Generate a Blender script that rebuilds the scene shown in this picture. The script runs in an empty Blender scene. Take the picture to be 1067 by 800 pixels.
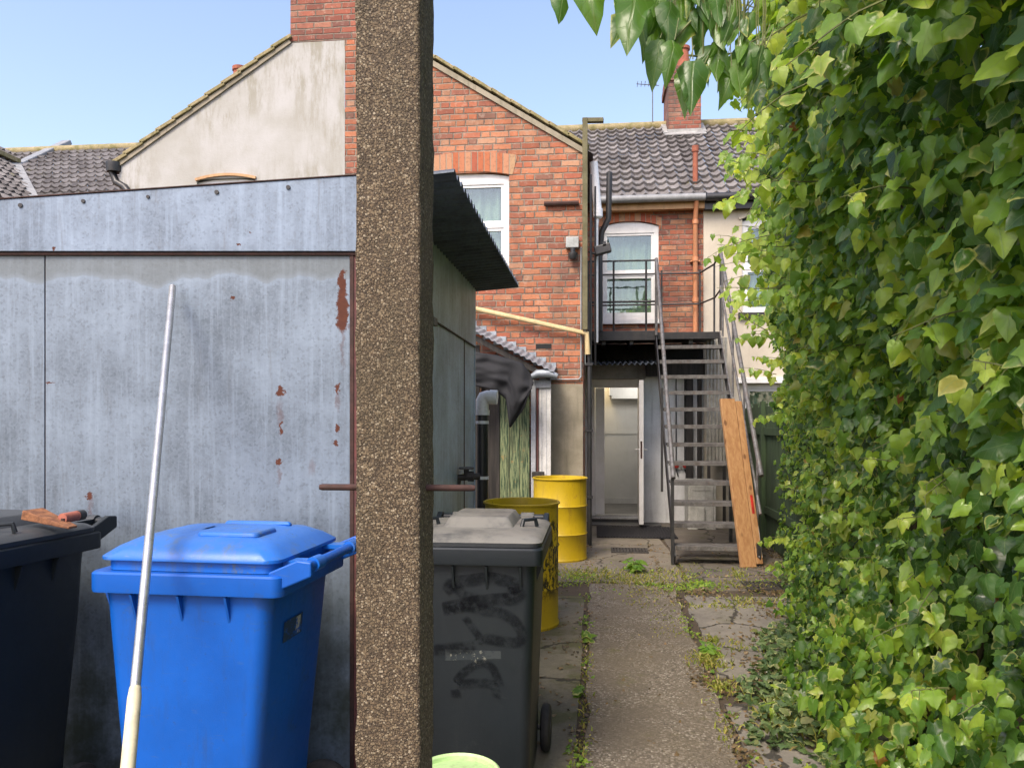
import bpy, bmesh, math, random
import numpy as np
from mathutils import Vector, Matrix, noise as mnoise
R = math.radians
random.seed(7); rng = np.random.default_rng(7)
scn = bpy.context.scene
col = scn.collection
# ------------------------------------------------------------------ camera geometry
F = 800.0; CX = 533.5; HY = 440.0; CH = 1.5
TH = math.atan(84.5/800.0); CT = math.cos(TH); ST = math.sin(TH)
CDIR = Vector((-ST, CT, 0)); CRT = Vector((CT, ST, 0))
def ray(px, py):
    cx = (px-CX)/F; cz = (HY-py)/F
    return Vector((cx*CT-ST, cx*ST+CT, cz))
def atY(px, py, Y):
    r = ray(px, py); return Vector((0, 0, CH))+r*(Y/r.y)
def atX(px, py, X):
    r = ray(px, py); return Vector((0, 0, CH))+r*(X/r.x)
def atZ(px, py, z=0.0):
    r = ray(px, py); return Vector((0, 0, CH))+r*((z-CH)/r.z)
def atD(px, py, d):
    return Vector((0, 0, CH))+ray(px, py)*d
def LD(l, d, z=0.0):                       # lateral / depth frame of the shed front
    return CRT*l+CDIR*d+Vector((0, 0, z))

# ------------------------------------------------------------------ mesh building
XF = {}                                     # world matrix of each thing
def wm(o):
    return XF.get(o.name, Matrix.Identity(4))
class MB:
    def __init__(s): s.v = []; s.f = []; s.m = []; s.cur = 0
    def add(s, vs, fs):
        n = len(s.v); s.v += [tuple(v) for v in vs]
        for f in fs: s.f.append(tuple(i+n for i in f)); s.m.append(s.cur)
    def quad(s, *p): s.add(p, [tuple(range(len(p)))])
    def obox(s, c, ax, ay, az, hx, hy, hz):
        c = Vector(c); ax = Vector(ax)*hx; ay = Vector(ay)*hy; az = Vector(az)*hz
        vs = [c+ax*i+ay*j+az*k for k in (-1, 1) for j in (-1, 1) for i in (-1, 1)]
        s.add(vs, [(0,2,3,1),(4,5,7,6),(0,1,5,4),(2,6,7,3),(0,4,6,2),(1,3,7,5)])
    def box(s, x0, x1, y0, y1, z0, z1):
        s.obox(((x0+x1)/2, (y0+y1)/2, (z0+z1)/2), (1,0,0), (0,1,0), (0,0,1), abs(x1-x0)/2, abs(y1-y0)/2, abs(z1-z0)/2)
    def bar(s, a, b, w, h, up=(0,0,1)):
        a = Vector(a); b = Vector(b); d = b-a; L = d.length; d.normalize()
        up = Vector(up); sd = d.cross(up)
        if sd.length < 1e-4: sd = d.cross(Vector((1,0,0)))
        sd.normalize(); u = sd.cross(d).normalized()
        s.obox((a+b)/2, sd, d, u, w/2, L/2, h/2)
    def tube(s, pts, r, n=10, caps=True):
        pts = [Vector(p) for p in pts]; rings = []
        rs = r if isinstance(r, (list, tuple)) else [r]*len(pts)
        prev = None
        for i, p in enumerate(pts):
            if i == 0: d = pts[1]-p
            elif i == len(pts)-1: d = p-pts[i-1]
            else: d = (pts[i+1]-p).normalized()+(p-pts[i-1]).normalized()
            d.normalize()
            if prev is None:
                a = d.cross(Vector((0,0,1)))
                if a.length < 1e-3: a = d.cross(Vector((1,0,0)))
            else: a = prev-d*prev.dot(d)
            a.normalize(); prev = a; b = d.cross(a)
            rings.append([p+(a*math.cos(2*math.pi*k/n)+b*math.sin(2*math.pi*k/n))*rs[i] for k in range(n)])
        s.loft(rings, caps)
    def loft(s, rings, caps=True, capb=None):
        n = len(rings[0]); base = len(s.v)
        for r in rings: s.v += [tuple(v) for v in r]
        for i in range(len(rings)-1):
            for k in range(n):
                a = base+i*n+k; b = base+i*n+(k+1) % n
                s.f.append((a, b, b+n, a+n)); s.m.append(s.cur)
        if caps:
            if capb is not False: s.f.append(tuple(base+k for k in reversed(range(n)))); s.m.append(s.cur)
            s.f.append(tuple(base+(len(rings)-1)*n+k for k in range(n))); s.m.append(s.cur)
    def lathe(s, c, prof, n=48, axis='Z', caps=True):
        c = Vector(c); rings = []
        for r, h in prof:
            ring = []
            for k in range(n):
                t = 2*math.pi*k/n
                if axis == 'Z': ring.append(c+Vector((r*math.cos(t), r*math.sin(t), h)))
                elif axis == 'X': ring.append(c+Vector((h, r*math.cos(t), r*math.sin(t))))
                else: ring.append(c+Vector((r*math.cos(t), h, -r*math.sin(t))))
            rings.append(ring)
        s.loft(rings, caps)
    def build(s, name, mat, parent=None, smooth=False, bevel=0, sub=0, origin=None, rotz=0, seg=2):
        if parent is not None: M = wm(parent)
        else: M = Matrix.Translation(Vector(origin or (0,0,0))) @ Matrix.Rotation(rotz, 4, 'Z')
        Mi = M.inverted()
        me = bpy.data.meshes.new(name)
        me.from_pydata([tuple(Mi @ Vector(v)) for v in s.v], [], s.f)
        ms = mat if isinstance(mat, (list, tuple)) else [mat]
        for m in ms: me.materials.append(m)
        if len(ms) > 1: me.polygons.foreach_set('material_index', s.m)
        me.update()
        if smooth:
            me.polygons.foreach_set('use_smooth', [True]*len(me.polygons))
            if smooth != 'all':
                try: me.set_sharp_from_angle(angle=R(smooth if smooth is not True else 40))
                except Exception: pass
        o = bpy.data.objects.new(name, me); col.objects.link(o)
        if parent is not None: o.parent = parent
        else: o.matrix_world = M
        XF[o.name] = M
        if bevel:
            b = o.modifiers.new('bevel', 'BEVEL'); b.width = bevel; b.segments = seg; b.limit_method = 'ANGLE'; b.angle_limit = R(40)
        if sub:
            b = o.modifiers.new('sub', 'SUBSURF'); b.levels = sub; b.render_levels = sub
        return o
def tag(o, label=None, cat=None, group=None, kind=None):
    if label: o['label'] = label
    if cat: o['category'] = cat
    if group: o['group'] = group
    if kind: o['kind'] = kind
    return o
def thing(name, label, cat, loc=(0,0,0), rotz=0, group=None):
    o = bpy.data.objects.new(name, None); col.objects.link(o)
    o.empty_display_size = .1
    M = Matrix.Translation(Vector(loc)) @ Matrix.Rotation(rotz, 4, 'Z')
    o.location = loc; o.rotation_euler = (0, 0, rotz); XF[o.name] = M
    return tag(o, label, cat, group)
def copy_tree(o, parent=None):
    c = o.copy(); col.objects.link(c); c.parent = parent
    for ch in [x for x in bpy.data.objects if x.parent == o]: copy_tree(ch, c)
    return c

# ------------------------------------------------------------------ materials
class NT:
    def __init__(s, name):
        s.m = bpy.data.materials.new(name); s.m.use_nodes = True
        s.t = s.m.node_tree; s.n = s.t.nodes; s.l = s.t.links
        s.n.clear(); s.out = s.n.new('ShaderNodeOutputMaterial')
        s.p = s.n.new('ShaderNodeBsdfPrincipled'); s.l.new(s.p.outputs[0], s.out.inputs[0])
        s.tc = s.n.new('ShaderNodeTexCoord'); s.co = s.tc.outputs['Object']
    def put(s, v, sock):
        if isinstance(v, bpy.types.NodeSocket): s.l.new(v, sock)
        elif v is not None:
            if isinstance(v, (tuple, list)) and len(v) == 3 and sock.type == 'RGBA': v = (*v, 1)
            sock.default_value = v
    def math(s, op, a, b=None, c=None, clamp=False):
        n = s.n.new('ShaderNodeMath'); n.operation = op; n.use_clamp = clamp
        s.put(a, n.inputs[0])
        if b is not None: s.put(b, n.inputs[1])
        if c is not None: s.put(c, n.inputs[2])
        return n.outputs[0]
    def sep(s, v):
        n = s.n.new('ShaderNodeSeparateXYZ'); s.l.new(v, n.inputs[0]); return n.outputs
    def comb(s, x, y, z):
        n = s.n.new('ShaderNodeCombineXYZ')
        for i, v in enumerate((x, y, z)): s.put(v, n.inputs[i])
        return n.outputs[0]
    def scale(s, v, sc):
        n = s.n.new('ShaderNodeVectorMath'); n.operation = 'MULTIPLY'; s.l.new(v, n.inputs[0])
        n.inputs[1].default_value = sc if isinstance(sc, (tuple, list)) else (sc,)*3
        return n.outputs[0]
    def noise(s, sc=5, det=4, rough=.6, vec=None, stretch=None, dist=0, color=False):
        v = vec or s.co
        if stretch: v = s.scale(v, stretch)
        n = s.n.new('ShaderNodeTexNoise'); s.l.new(v, n.inputs['Vector'])
        n.inputs['Scale'].default_value = sc; n.inputs['Detail'].default_value = det
        n.inputs['Roughness'].default_value = rough; n.inputs['Distortion'].default_value = dist
        return n.outputs[1 if color else 0]
    def vor(s, sc, vec=None, feature='F1', out='Distance', rand=1):
        n = s.n.new('ShaderNodeTexVoronoi'); n.feature = feature; s.l.new(vec or s.co, n.inputs['Vector'])
        n.inputs['Scale'].default_value = sc; n.inputs['Randomness'].default_value = rand
        return n.outputs[out]
    def white(s, vec, color=False):
        n = s.n.new('ShaderNodeTexWhiteNoise'); s.l.new(vec, n.inputs['Vector']); return n.outputs[1 if color else 0]
    def ramp(s, fac, stops, const=False):
        n = s.n.new('ShaderNodeValToRGB'); e = n.color_ramp.elements
        if const: n.color_ramp.interpolation = 'CONSTANT'
        while len(e) < len(stops): e.new(.5)
        for i, (p, c) in enumerate(stops):
            e[i].position = p
            e[i].color = (c, c, c, 1) if isinstance(c, (int, float)) else (*c, 1)
        s.l.new(fac, n.inputs[0]); return n.outputs[0]
    def mask(s, fac, lo, hi):                # smooth step lo->hi
        n = s.n.new('ShaderNodeMapRange'); n.interpolation_type = 'SMOOTHSTEP'; s.put(fac, n.inputs[0])
        s.put(lo, n.inputs[1]); s.put(hi, n.inputs[2]); return n.outputs[0]
    def mix(s, f, a, b, mode='MIX'):
        n = s.n.new('ShaderNodeMix'); n.data_type = 'RGBA'; n.blend_type = mode
        s.put(f, n.inputs[0]); s.put(a, n.inputs[6]); s.put(b, n.inputs[7]); return n.outputs[2]
    def bump(s, h, dist=.005, strength=.6):
        n = s.n.new('ShaderNodeBump'); n.inputs['Distance'].default_value = dist; n.inputs['Strength'].default_value = strength
        s.l.new(h, n.inputs['Height']); s.l.new(n.outputs[0], s.p.inputs['Normal'])
    def fin(s, color=None, rough=.7, metal=0, spec=None):
        if color is not None: s.put(color, s.p.inputs['Base Color'])
        s.put(rough, s.p.inputs['Roughness']); s.put(metal, s.p.inputs['Metallic'])
        if spec is not None: s.p.inputs['Specular IOR Level'].default_value = spec
        return s.m
def mul(c, k): return tuple(x*k for x in c)
def worn(name, c, c2=None, sc=6, rough=.6, metal=0, fine=60, amt=.5, bump=.002, streak=True, dirt=(.05,.045,.035), dirtamt=.35, spec=None):
    t = NT(name); c2 = c2 or mul(c, .6)
    a = t.noise(sc, 5, .65); b = t.noise(fine, 3, .6)
    k = t.mix(t.mask(a, .35, .68), c, c2)
    k = t.mix(t.math('MULTIPLY', t.mask(b, .45, .75), amt), k, mul(c2, .7))
    if streak:
        st = t.noise(3, 4, .6, stretch=(6, 6, .5)); k = t.mix(t.math('MULTIPLY', t.mask(st, .5, .8), dirtamt), k, dirt)
    r = t.math('MULTIPLY_ADD', b, .25, rough-.12)
    t.bump(t.math('ADD', a, t.math('MULTIPLY', b, .4)), bump)
    return t.fin(k, r, metal, spec)

def brick_mat(name, palette, mortar=(.30,.25,.19), grime=.35, mossz=None, bh=.0765, header=True):
    t = NT(name); x, y, z = t.sep(t.co)
    wob = t.noise(9, 2, .5, color=True); wx, wy, wz = t.sep(wob)
    u = t.math('ADD', t.math('ADD', x, y), t.math('MULTIPLY_ADD', wx, .02, -.01))
    v = t.math('ADD', z, t.math('MULTIPLY_ADD', wy, .016, -.008))
    rv = t.math('DIVIDE', v, bh); row = t.math('FLOOR', rv); fv = t.math('FRACT', rv)
    per = .345 if header else .23
    off = t.math('MULTIPLY', t.math('FRACT', t.math('MULTIPLY', row, .5)), 1.0)
    jit = t.math('MULTIPLY', t.white(t.comb(row, 3.3, 0)), .12)
    uu = t.math('ADD', t.math('ADD', t.math('DIVIDE', u, per), off), jit)
    cell = t.math('FLOOR', uu); fu = t.math('FRACT', uu)
    if header:
        ish = t.math('GREATER_THAN', fu, .667)
        du = t.math('MINIMUM', t.math('MINIMUM', fu, t.math('ABSOLUTE', t.math('SUBTRACT', fu, .667))), t.math('SUBTRACT', 1.0, fu))
    else:
        ish = 0.0
        du = t.math('MINIMUM', fu, t.math('SUBTRACT', 1.0, fu))
    du = t.math('MULTIPLY', du, per); dv = t.math('MULTIPLY', t.math('MINIMUM', fv, t.math('SUBTRACT', 1.0, fv)), bh)
    d = t.math('MINIMUM', du, dv)
    nz = t.noise(55, 3, .6); d = t.math('ADD', d, t.math('MULTIPLY_ADD', nz, .014, -.007))
    m = t.mask(d, .0030, .0105)
    idv = t.comb(cell, row, ish)
    w = t.white(idv)
    big = t.noise(.7, 3, .6)
    w2 = t.math('ADD', t.math('MULTIPLY', w, .8), t.math('MULTIPLY', big, .3), clamp=True)
    bc = t.ramp(w2, palette)
    v2 = t.white(t.comb(row, cell, 7.7)); bc = t.mix(.5, bc, t.mix(v2, mul((1,1,1), .5), (1.3,1.28,1.25)), 'MULTIPLY'); rp = t.noise(.9, 4, .7); bc = t.mix(t.math('MULTIPLY', t.mask(rp, .52, .68), .22), bc, (.45,.30,.21)); sp_ = t.noise(4.5, 4, .7); bc = t.mix(t.math('MULTIPLY', t.mask(sp_, .6, .72), .5), bc, (.13,.10,.085))
    face = t.noise(30, 4, .7); bc = t.mix(t.math('MULTIPLY', t.mask(face, .5, .72), .45), bc, (.07,.05,.045))
    pale = t.noise(13, 4, .7); bc = t.mix(t.math('MULTIPLY', t.mask(pale, .52, .7), .45), bc, (.50,.40,.31))
    mc = t.mix(t.noise(8, 3, .6), mortar, mul(mortar, .45))
    mm = t.noise(3.3, 4, .7); mc = t.mix(t.math('MULTIPLY', t.mask(mm, .5, .62), .7), mc, (.10,.085,.07)); k = t.mix(m, mc, bc)
    g = t.noise(1.1, 5, .65, stretch=(1.6, 1.6, .6)); k = t.mix(t.math('MULTIPLY', t.mask(g, .46, .68), grime*1.3), k, (.07,.06,.05))
    t.bump(t.math('ADD', m, t.math('MULTIPLY', face, .35)), .012, .9)
    return t.fin(k, .88)
ORG = (.44,.135,.055); RED = (.34,.085,.05); TAN = (.43,.27,.15); GRY = (.17,.13,.12); PAL = (.5,.34,.22)
M = {}
M['brick'] = brick_mat('brick_orange', [(0,GRY),(.12,(.22,.11,.075)),(.3,(.33,.105,.06)),(.55,(.42,.14,.065)),(.8,(.45,.18,.09)),(.93,(.42,.21,.12)),(1,(.44,.28,.18))], mortar=(.36,.30,.23))
M['brick2'] = brick_mat('brick_red', [(0,(.14,.08,.07)),(.2,(.26,.08,.05)),(.5,(.38,.115,.06)),(.8,(.42,.16,.08)),(1,TAN)], header=False)
M['brickc'] = brick_mat('brick_chimney', [(0,(.11,.075,.065)),(.25,(.23,.075,.05)),(.6,(.33,.10,.06)),(1,(.34,.17,.11))], header=False, grime=.5)
# arch bricks: upright voussoirs
def arch_mat():
    t = NT('brick_arch'); x, y, z = t.sep(t.co)
    uu = t.math('DIVIDE', x, .078); c = t.math('FLOOR', uu); fu = t.math('FRACT', uu)
    d = t.math('MULTIPLY', t.math('MINIMUM', fu, t.math('SUBTRACT', 1., fu)), .078)
    m = t.mask(t.math('ADD', d, t.math('MULTIPLY_ADD', t.noise(50, 3), .008, -.004)), .003, .007)
    bc = t.ramp(t.white(t.comb(c, 1., 2.)), [(0,RED),(.4,ORG),(.8,(.48,.22,.12)),(1,TAN)])
    bc = t.mix(t.math('MULTIPLY', t.mask(t.noise(25, 4, .7), .5, .7), .5), bc, (.12,.07,.05))
    t.bump(m, .01, .8); return t.fin(t.mix(m, (.33,.27,.2), bc), .88)
M['arch'] = arch_mat()
# rendered gable with dark algae streaks
def render_mat():
    t = NT('grey_render'); x, y, z = t.sep(t.co)
    k = t.mix(t.mask(t.noise(1.3, 5, .6), .35, .65), (.37,.365,.33), (.45,.45,.435))
    st = t.noise(2.2, 6, .72, stretch=(3.2, 3.2, .7)); patch = t.noise(.55, 3, .5)
    f = t.math('MULTIPLY', t.mask(st, .42, .62), t.mask(patch, .36, .55))
    k = t.mix(t.math('MULTIPLY', f, .75), k, (.25,.235,.17))
    fine = t.noise(12, 5, .75, stretch=(2, 2, .45)); k = t.mix(t.math('MULTIPLY', t.mask(fine, .55, .75), .42), k, (.30,.28,.21))
    k = t.mix(t.math('MULTIPLY', t.mask(t.noise(50, 3, .6), .6, .75), .3), k, (.26,.25,.2))
    t.bump(t.math('ADD', t.noise(40, 4, .7), t.noise(3, 3)), .006, .5); return t.fin(k, .85)
M['render'] = render_mat()
M['cream'] = worn('cream_render', (.56,.51,.41), (.49,.44,.345), 2, .85, fine=90, amt=.25, bump=.003, dirtamt=.25, dirt=(.3,.27,.2))
M['cement'] = worn('cement_render', (.36,.32,.24), (.25,.225,.16), 3, .9, fine=120, amt=.4, bump=.004, dirtamt=.5, dirt=(.12,.11,.07))
M['white_wall'] = worn('white_painted_wall', (.76,.77,.76), (.62,.63,.61), 2.5, .7, fine=70, amt=.25, bump=.004, dirtamt=.4, dirt=(.2,.2,.19))
M['upvc'] = worn('white_plastic_frame', (.78,.78,.76), (.68,.68,.65), 4, .35, fine=50, amt=.12, bump=.0005, dirtamt=.15, dirt=(.35,.33,.28))
M['inwall'] = worn('interior_wall', (.46,.46,.45), (.40,.40,.39), 2, .8, fine=60, amt=.1, bump=.001, dirtamt=.1)
M['infloor'] = worn('interior_floor', (.14,.14,.14), None, 3, .5)
# concrete pantiles
def tile_mat(name, c1, c2, c3):
    t = NT(name); at = t.n.new('ShaderNodeAttribute'); at.attribute_name = 'rnd'
    w = at.outputs['Fac']
    k = t.ramp(w, [(0,c1),(.5,c2),(1,c3)])
    k = t.mix(t.math('MULTIPLY', t.mask(t.noise(14, 5, .7), .5, .72), .55), k, (.33,.32,.29))
    k = t.mix(t.math('MULTIPLY', t.mask(t.noise(1.6, 4, .6), .5, .7), .5), k, (.07,.06,.05))
    k = t.mix(t.math('MULTIPLY', t.mask(t.noise(5, 4, .7), .62, .72), .5), k, (.20,.19,.08))
    t.bump(t.noise(90, 3, .7), .004, .6); return t.fin(k, .85)
M['tile'] = tile_mat('brown_pantile', (.10,.09,.085), (.155,.142,.135), (.22,.205,.195))
M['moss_tile'] = worn('mossy_verge', (.36,.30,.17), (.20,.18,.07), 9, .95, fine=50, amt=.6, bump=.01)
M['soffit'] = worn('orange_painted_wood', (.55,.33,.16), (.44,.25,.11), 5, .6)
M['orange_pipe'] = worn('orange_painted_pipe', (.62,.26,.12), (.52,.24,.12), 6, .5, dirtamt=.3, dirt=(.3,.17,.1))
M['rust_pipe'] = worn('rusty_clay', (.36,.12,.065), (.25,.08,.05), 8, .85)
M['lead'] = worn('lead_flashing', (.38,.38,.36), (.25,.25,.24), 9, .6)
M['black'] = worn('black_painted_metal', (.018,.019,.021), (.035,.034,.033), 12, .45, streak=True, dirt=(.09,.07,.05), dirtamt=.3)
M['black_pl'] = worn('black_plastic_pipe', (.020,.021,.023), (.03,.03,.03), 12, .4, dirtamt=.2, dirt=(.1,.1,.09))
M['steel'] = worn('grey_weathered_steel', (.17,.17,.17), (.09,.085,.08), 18, .55, metal=.3, fine=80, amt=.5, dirt=(.17,.08,.04), dirtamt=.5)
M['tread'] = worn('worn_steel_tread', (.16,.155,.145), (.08,.075,.07), 14, .6, metal=.2, fine=60, amt=.5, dirt=(.14,.08,.05), dirtamt=.4)
M['greypipe'] = worn('grey_plastic_pipe', (.30,.31,.31), (.22,.23,.23), 8, .45)
M['whitepipe'] = worn('white_plastic_pipe', (.85,.86,.86), (.74,.75,.75), 10, .4)
M['gas'] = worn('cream_gas_pipe', (.66,.52,.27), (.52,.40,.20), 6, .5)
M['mosspost'] = worn('mossy_timber_post', (.17,.155,.085), (.11,.10,.05), 7, .9)
M['red_plastic'] = worn('red_plastic', (.5,.03,.02), None, 8, .4)
M['grey_box'] = worn('grey_plastic_box', (.42,.44,.42), (.30,.32,.3), 8, .5)
# galvanised sheet with rust marks given in object space (x across, z up)
def galv(name, base, spots=(), topz=None, axis='x', green=True):
    t = NT(name); x, y, z = t.sep(t.co); u = x if axis == 'x' else y
    sp = t.vor(110, out='Color'); sx, sy, sz = t.sep(sp)
    k = t.mix(t.mask(t.noise(2.2, 6, .65), .3, .7), mul(base, 1.3), mul(base, .62))
    k = t.mix(t.math('MULTIPLY', sx, .22), k, mul(base, 1.6)); k = t.mix(t.math('MULTIPLY', t.mask(sy, .72, 1), .28), k, mul(base, .4))
    st = t.noise(4.5, 6, .7, stretch=(7, 7, .35)); k = t.mix(t.math('MULTIPLY', t.mask(st, .45, .7), .55), k, mul(base, 1.55))
    st2 = t.noise(7, 5, .7, stretch=(4, 4, .3)); k = t.mix(t.math('MULTIPLY', t.mask(st2, .55, .75), .42), k, (.12,.13,.14))
    bl = t.noise(28, 5, .75); k = t.mix(t.math('MULTIPLY', t.mask(bl, .52, .7), .3), k, (.11,.12,.13))
    if topz is not None:                      # old tide mark below the top edge of the sheet
        wv = t.noise(2.6, 3, .55, vec=t.comb(u, 0., 0.)); lim = t.math('MULTIPLY_ADD', wv, -.26, topz+.055)
        f = t.mask(t.math('SUBTRACT', z, lim), -.004, .006)
        k = t.mix(t.math('MULTIPLY', f, .62), k, (.13,.145,.14))
        e = t.math('MULTIPLY', t.mask(t.math('ABSOLUTE', t.math('SUBTRACT', z, lim)), .03, .0), .25); k = t.mix(e, k, mul(base, 1.6))
    if green:
        g = t.math('MULTIPLY', t.mask(z, 1.15, .25), t.mask(t.noise(3, 5, .7), .3, .62)); k = t.mix(t.math('MULTIPLY', g, .9), k, (.035,.045,.028))  # lower sheet tinted dark green in place of the shade behind the bins
    rust = None
    nd = t.noise(26, 4, .75, color=True); nx, ny, nz_ = t.sep(nd)
    for (cu, cz, ru, rz, soft) in spots:
        a = t.math('DIVIDE', t.math('SUBTRACT', t.math('ADD', u, t.math('MULTIPLY_ADD', nx, .07, -.035)), cu), ru)
        b = t.math('DIVIDE', t.math('SUBTRACT', t.math('ADD', z, t.math('MULTIPLY_ADD', ny, .06, -.03)), cz), rz)
        d = t.math('SQRT', t.math('ADD', t.math('MULTIPLY', a, a), t.math('MULTIPLY', b, b)))
        f = t.mask(d, 1.1, .75) if not soft else t.math('MULTIPLY', t.mask(d, 1.2, .1), soft)
        rust = f if rust is None else t.math('MAXIMUM', rust, f)
    r = .5; met = .12 if axis == 'y' else .35
    if rust is not None:
        k = t.mix(rust, k, t.mix(t.noise(40, 3), (.055,.017,.012), (.13,.04,.018)))
        met = t.math('MULTIPLY_ADD', rust, -met, met); r = t.math('MULTIPLY_ADD', rust, .4, .5)
    t.bump(t.math('ADD', t.math('MULTIPLY', bl, .5), t.noise(1.4, 2)), .006, .35)
    return t.fin(k, r, met)
M['rusty'] = worn('rusty_dark_metal', (.075,.035,.028), (.045,.025,.02), 14, .8, metal=.2, fine=70, amt=.5)
M['trimred'] = worn('red_oxide_trim', (.15,.045,.04), (.08,.03,.03), 9, .7)
# exposed aggregate concrete
def aggregate(name, matrix_c, stones, sc=150, bumpd=.0025, moss=0):
    t = NT(name); v = t.vor(sc); c = t.vor(sc, out='Color'); cx, cy, cz = t.sep(c)
    k = t.ramp(cx, stones); big = t.noise(5, 4, .6)
    stone = t.mask(t.math('ADD', v, t.math('MULTIPLY', cy, .25)), .88, .6)
    k = t.mix(stone, mul(matrix_c, .6), k)
    k = t.mix(t.math('MULTIPLY', t.mask(big, .45, .7), .25), k, matrix_c); w_ = t.noise(60, 4, .7); k = t.mix(t.math('MULTIPLY', t.mask(w_, .45, .7), .45), k, mul(matrix_c, .45)); al = t.noise(3, 5, .65, stretch=(1.5,1.5,.5)); k = t.mix(t.math('MULTIPLY', t.mask(al, .48, .68), .45), k, (.07,.06,.03))
    if moss: k = t.mix(t.math('MULTIPLY', t.mask(t.noise(2.2, 6, .7), .56, .7), moss), k, (.07,.08,.02))
    t.bump(t.math('ADD', stone, t.math('MULTIPLY', t.noise(14, 4), .5)), bumpd, .9)
    return t.fin(k, .8)
M['post'] = aggregate('exposed_aggregate_post', (.12,.085,.048), [(0,(.04,.028,.016)),(.3,(.095,.066,.036)),(.55,(.155,.110,.060)),(.87,(.22,.17,.10)),(1,(.38,.32,.22))], 300)
def path_mat():
    t = NT('pebble_path'); v = t.vor(95); c = t.vor(95, out='Color'); cx, cy, cz = t.sep(c)
    k = t.ramp(cx, [(0,(.09,.075,.055)),(.4,(.165,.14,.105)),(.75,(.235,.205,.16)),(1,(.42,.38,.31))])
    st = t.mask(v, .8, .52); k = t.mix(st, (.12,.10,.07), k)
    k = t.mix(t.math('MULTIPLY', t.mask(t.noise(1.6, 5, .65), .42, .68), .55), k, (.17,.14,.09))
    k = t.mix(t.math('MULTIPLY', t.mask(t.noise(2.1, 6, .7), .44, .6), .75), k, (.145,.12,.085)); k = t.mix(t.math('MULTIPLY', t.mask(t.noise(3.1, 6, .7), .57, .68), .7), k, (.12,.11,.035))
    k = t.mix(t.math('MULTIPLY', t.mask(t.noise(7, 5, .7), .6, .7), .5), k, (.05,.04,.03))
    t.bump(t.math('ADD', st, t.math('MULTIPLY', t.noise(6, 4), 1.5)), .006, .8); return t.fin(k, .85)
M['path'] = path_mat()
def slab_mat(name, base, moss=.6, mosst=.52, crack=True):
    t = NT(name)
    k = t.mix(t.mask(t.noise(1.7, 6, .7), .3, .7), base, mul(base, .62))
    k = t.mix(t.math('MULTIPLY', t.mask(t.noise(70, 4, .7), .52, .7), .5), k, mul(base, 1.5))
    k = t.mix(t.math('MULTIPLY', t.mask(t.noise(35, 4, .7), .55, .7), .5), k, mul(base, .35))
    k = t.mix(t.math('MULTIPLY', t.mask(t.noise(2.4, 6, .72), mosst, mosst+.13), moss), k, (.075,.08,.022))
    k = t.mix(t.math('MULTIPLY', t.mask(t.noise(4.5, 5, .7), .58, .7), .6), k, (.06,.045,.03))
    h = t.noise(9, 6, .7)
    if crack:
        cr = t.n.new('ShaderNodeTexVoronoi'); cr.feature = 'DISTANCE_TO_EDGE'; cr.inputs['Scale'].default_value = .9
        nn = t.noise(2.5, 4, .6, color=True); vv = t.n.new('ShaderNodeVectorMath'); vv.operation = 'MULTIPLY_ADD'
        t.l.new(nn, vv.inputs[0]); vv.inputs[1].default_value = (.35,.35,.35); t.l.new(t.co, vv.inputs[2]); t.l.new(vv.outputs[0], cr.inputs['Vector'])
        cm = t.mask(cr.outputs['Distance'], .012, .004); k = t.mix(t.math('MULTIPLY', cm, .85), k, (.02,.018,.012))
        h = t.math('SUBTRACT', h, cm)
    t.bump(h, .01, .7); return t.fin(k, .82)
M['slab'] = slab_mat('old_concrete', (.20,.175,.135), .5)
M['slab_moss'] = slab_mat('mossy_concrete', (.19,.17,.12), .75, .46)
M['slab_grey'] = slab_mat('grey_concrete', (.225,.205,.17), .35, .55)
M['soil'] = slab_mat('soil', (.085,.062,.04), .5, .5, False)
M['slab_dark'] = slab_mat('dark_concrete', (.15,.13,.105), .55, .52)  # darker tone of concrete
# plastics
def plastic(name, c, dirt, damt=.4, rough=.42, fine=.2, dust=0.0, dustc=(.3,.3,.27)):
    t = NT(name); x, y, z = t.sep(t.co)
    k = t.mix(t.mask(t.noise(2.3, 4, .6), .3, .7), c, mul(c, .78))
    st = t.noise(5, 6, .72, stretch=(3, 3, .6)); k = t.mix(t.math('MULTIPLY', t.mask(st, .5, .78), damt), k, dirt)
    sc = t.noise(90, 2, .5, stretch=(.12, .12, 1.)); k = t.mix(t.math('MULTIPLY', t.mask(sc, .66, .74), fine), k, mul(dirt, 1.8))
    sp = t.noise(45, 5, .8); k = t.mix(t.math('MULTIPLY', t.mask(sp, .6, .68), damt), k, dirt); bb = t.noise(7, 5, .75); k = t.mix(t.math('MULTIPLY', t.mask(bb, .60, .66), damt*.8), k, mul(dirt, 1.3))
    if dust:
        g = t.n.new('ShaderNodeNewGeometry'); nx, ny, nz = t.sep(g.outputs['Normal'])
        f = t.math('MULTIPLY', t.mask(nz, .35, .95), t.mask(t.noise(5, 5, .7), .25, .6)); k = t.mix(t.math('MULTIPLY', f, dust), k, dustc)
    t.bump(t.noise(260, 2, .5), .0006, .5)
    return t.fin(k, t.math('MULTIPLY_ADD', sp, .3, rough-.12))
M['blue'] = plastic('blue_plastic', (.002,.105,.50), (.02,.06,.17), .5, .4, .4)
M['bluelid'] = plastic('blue_lid_plastic', (.006,.145,.60), (.10,.12,.08), .7, .38, .3, .18, (.12,.17,.15))
M['charcoal'] = plastic('charcoal_plastic', (.009,.014,.018), (.022,.027,.028), .3, .45, .15)
M['charlid'] = plastic('charcoal_lid', (.035,.04,.044), (.08,.08,.07), .35, .5, .15, .92, (.20,.195,.17))
M['charlid2'] = plastic('charcoal_lid_dark', (.026,.033,.04), (.06,.065,.065), .35, .45, .15, .25, (.12,.12,.115))
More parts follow.
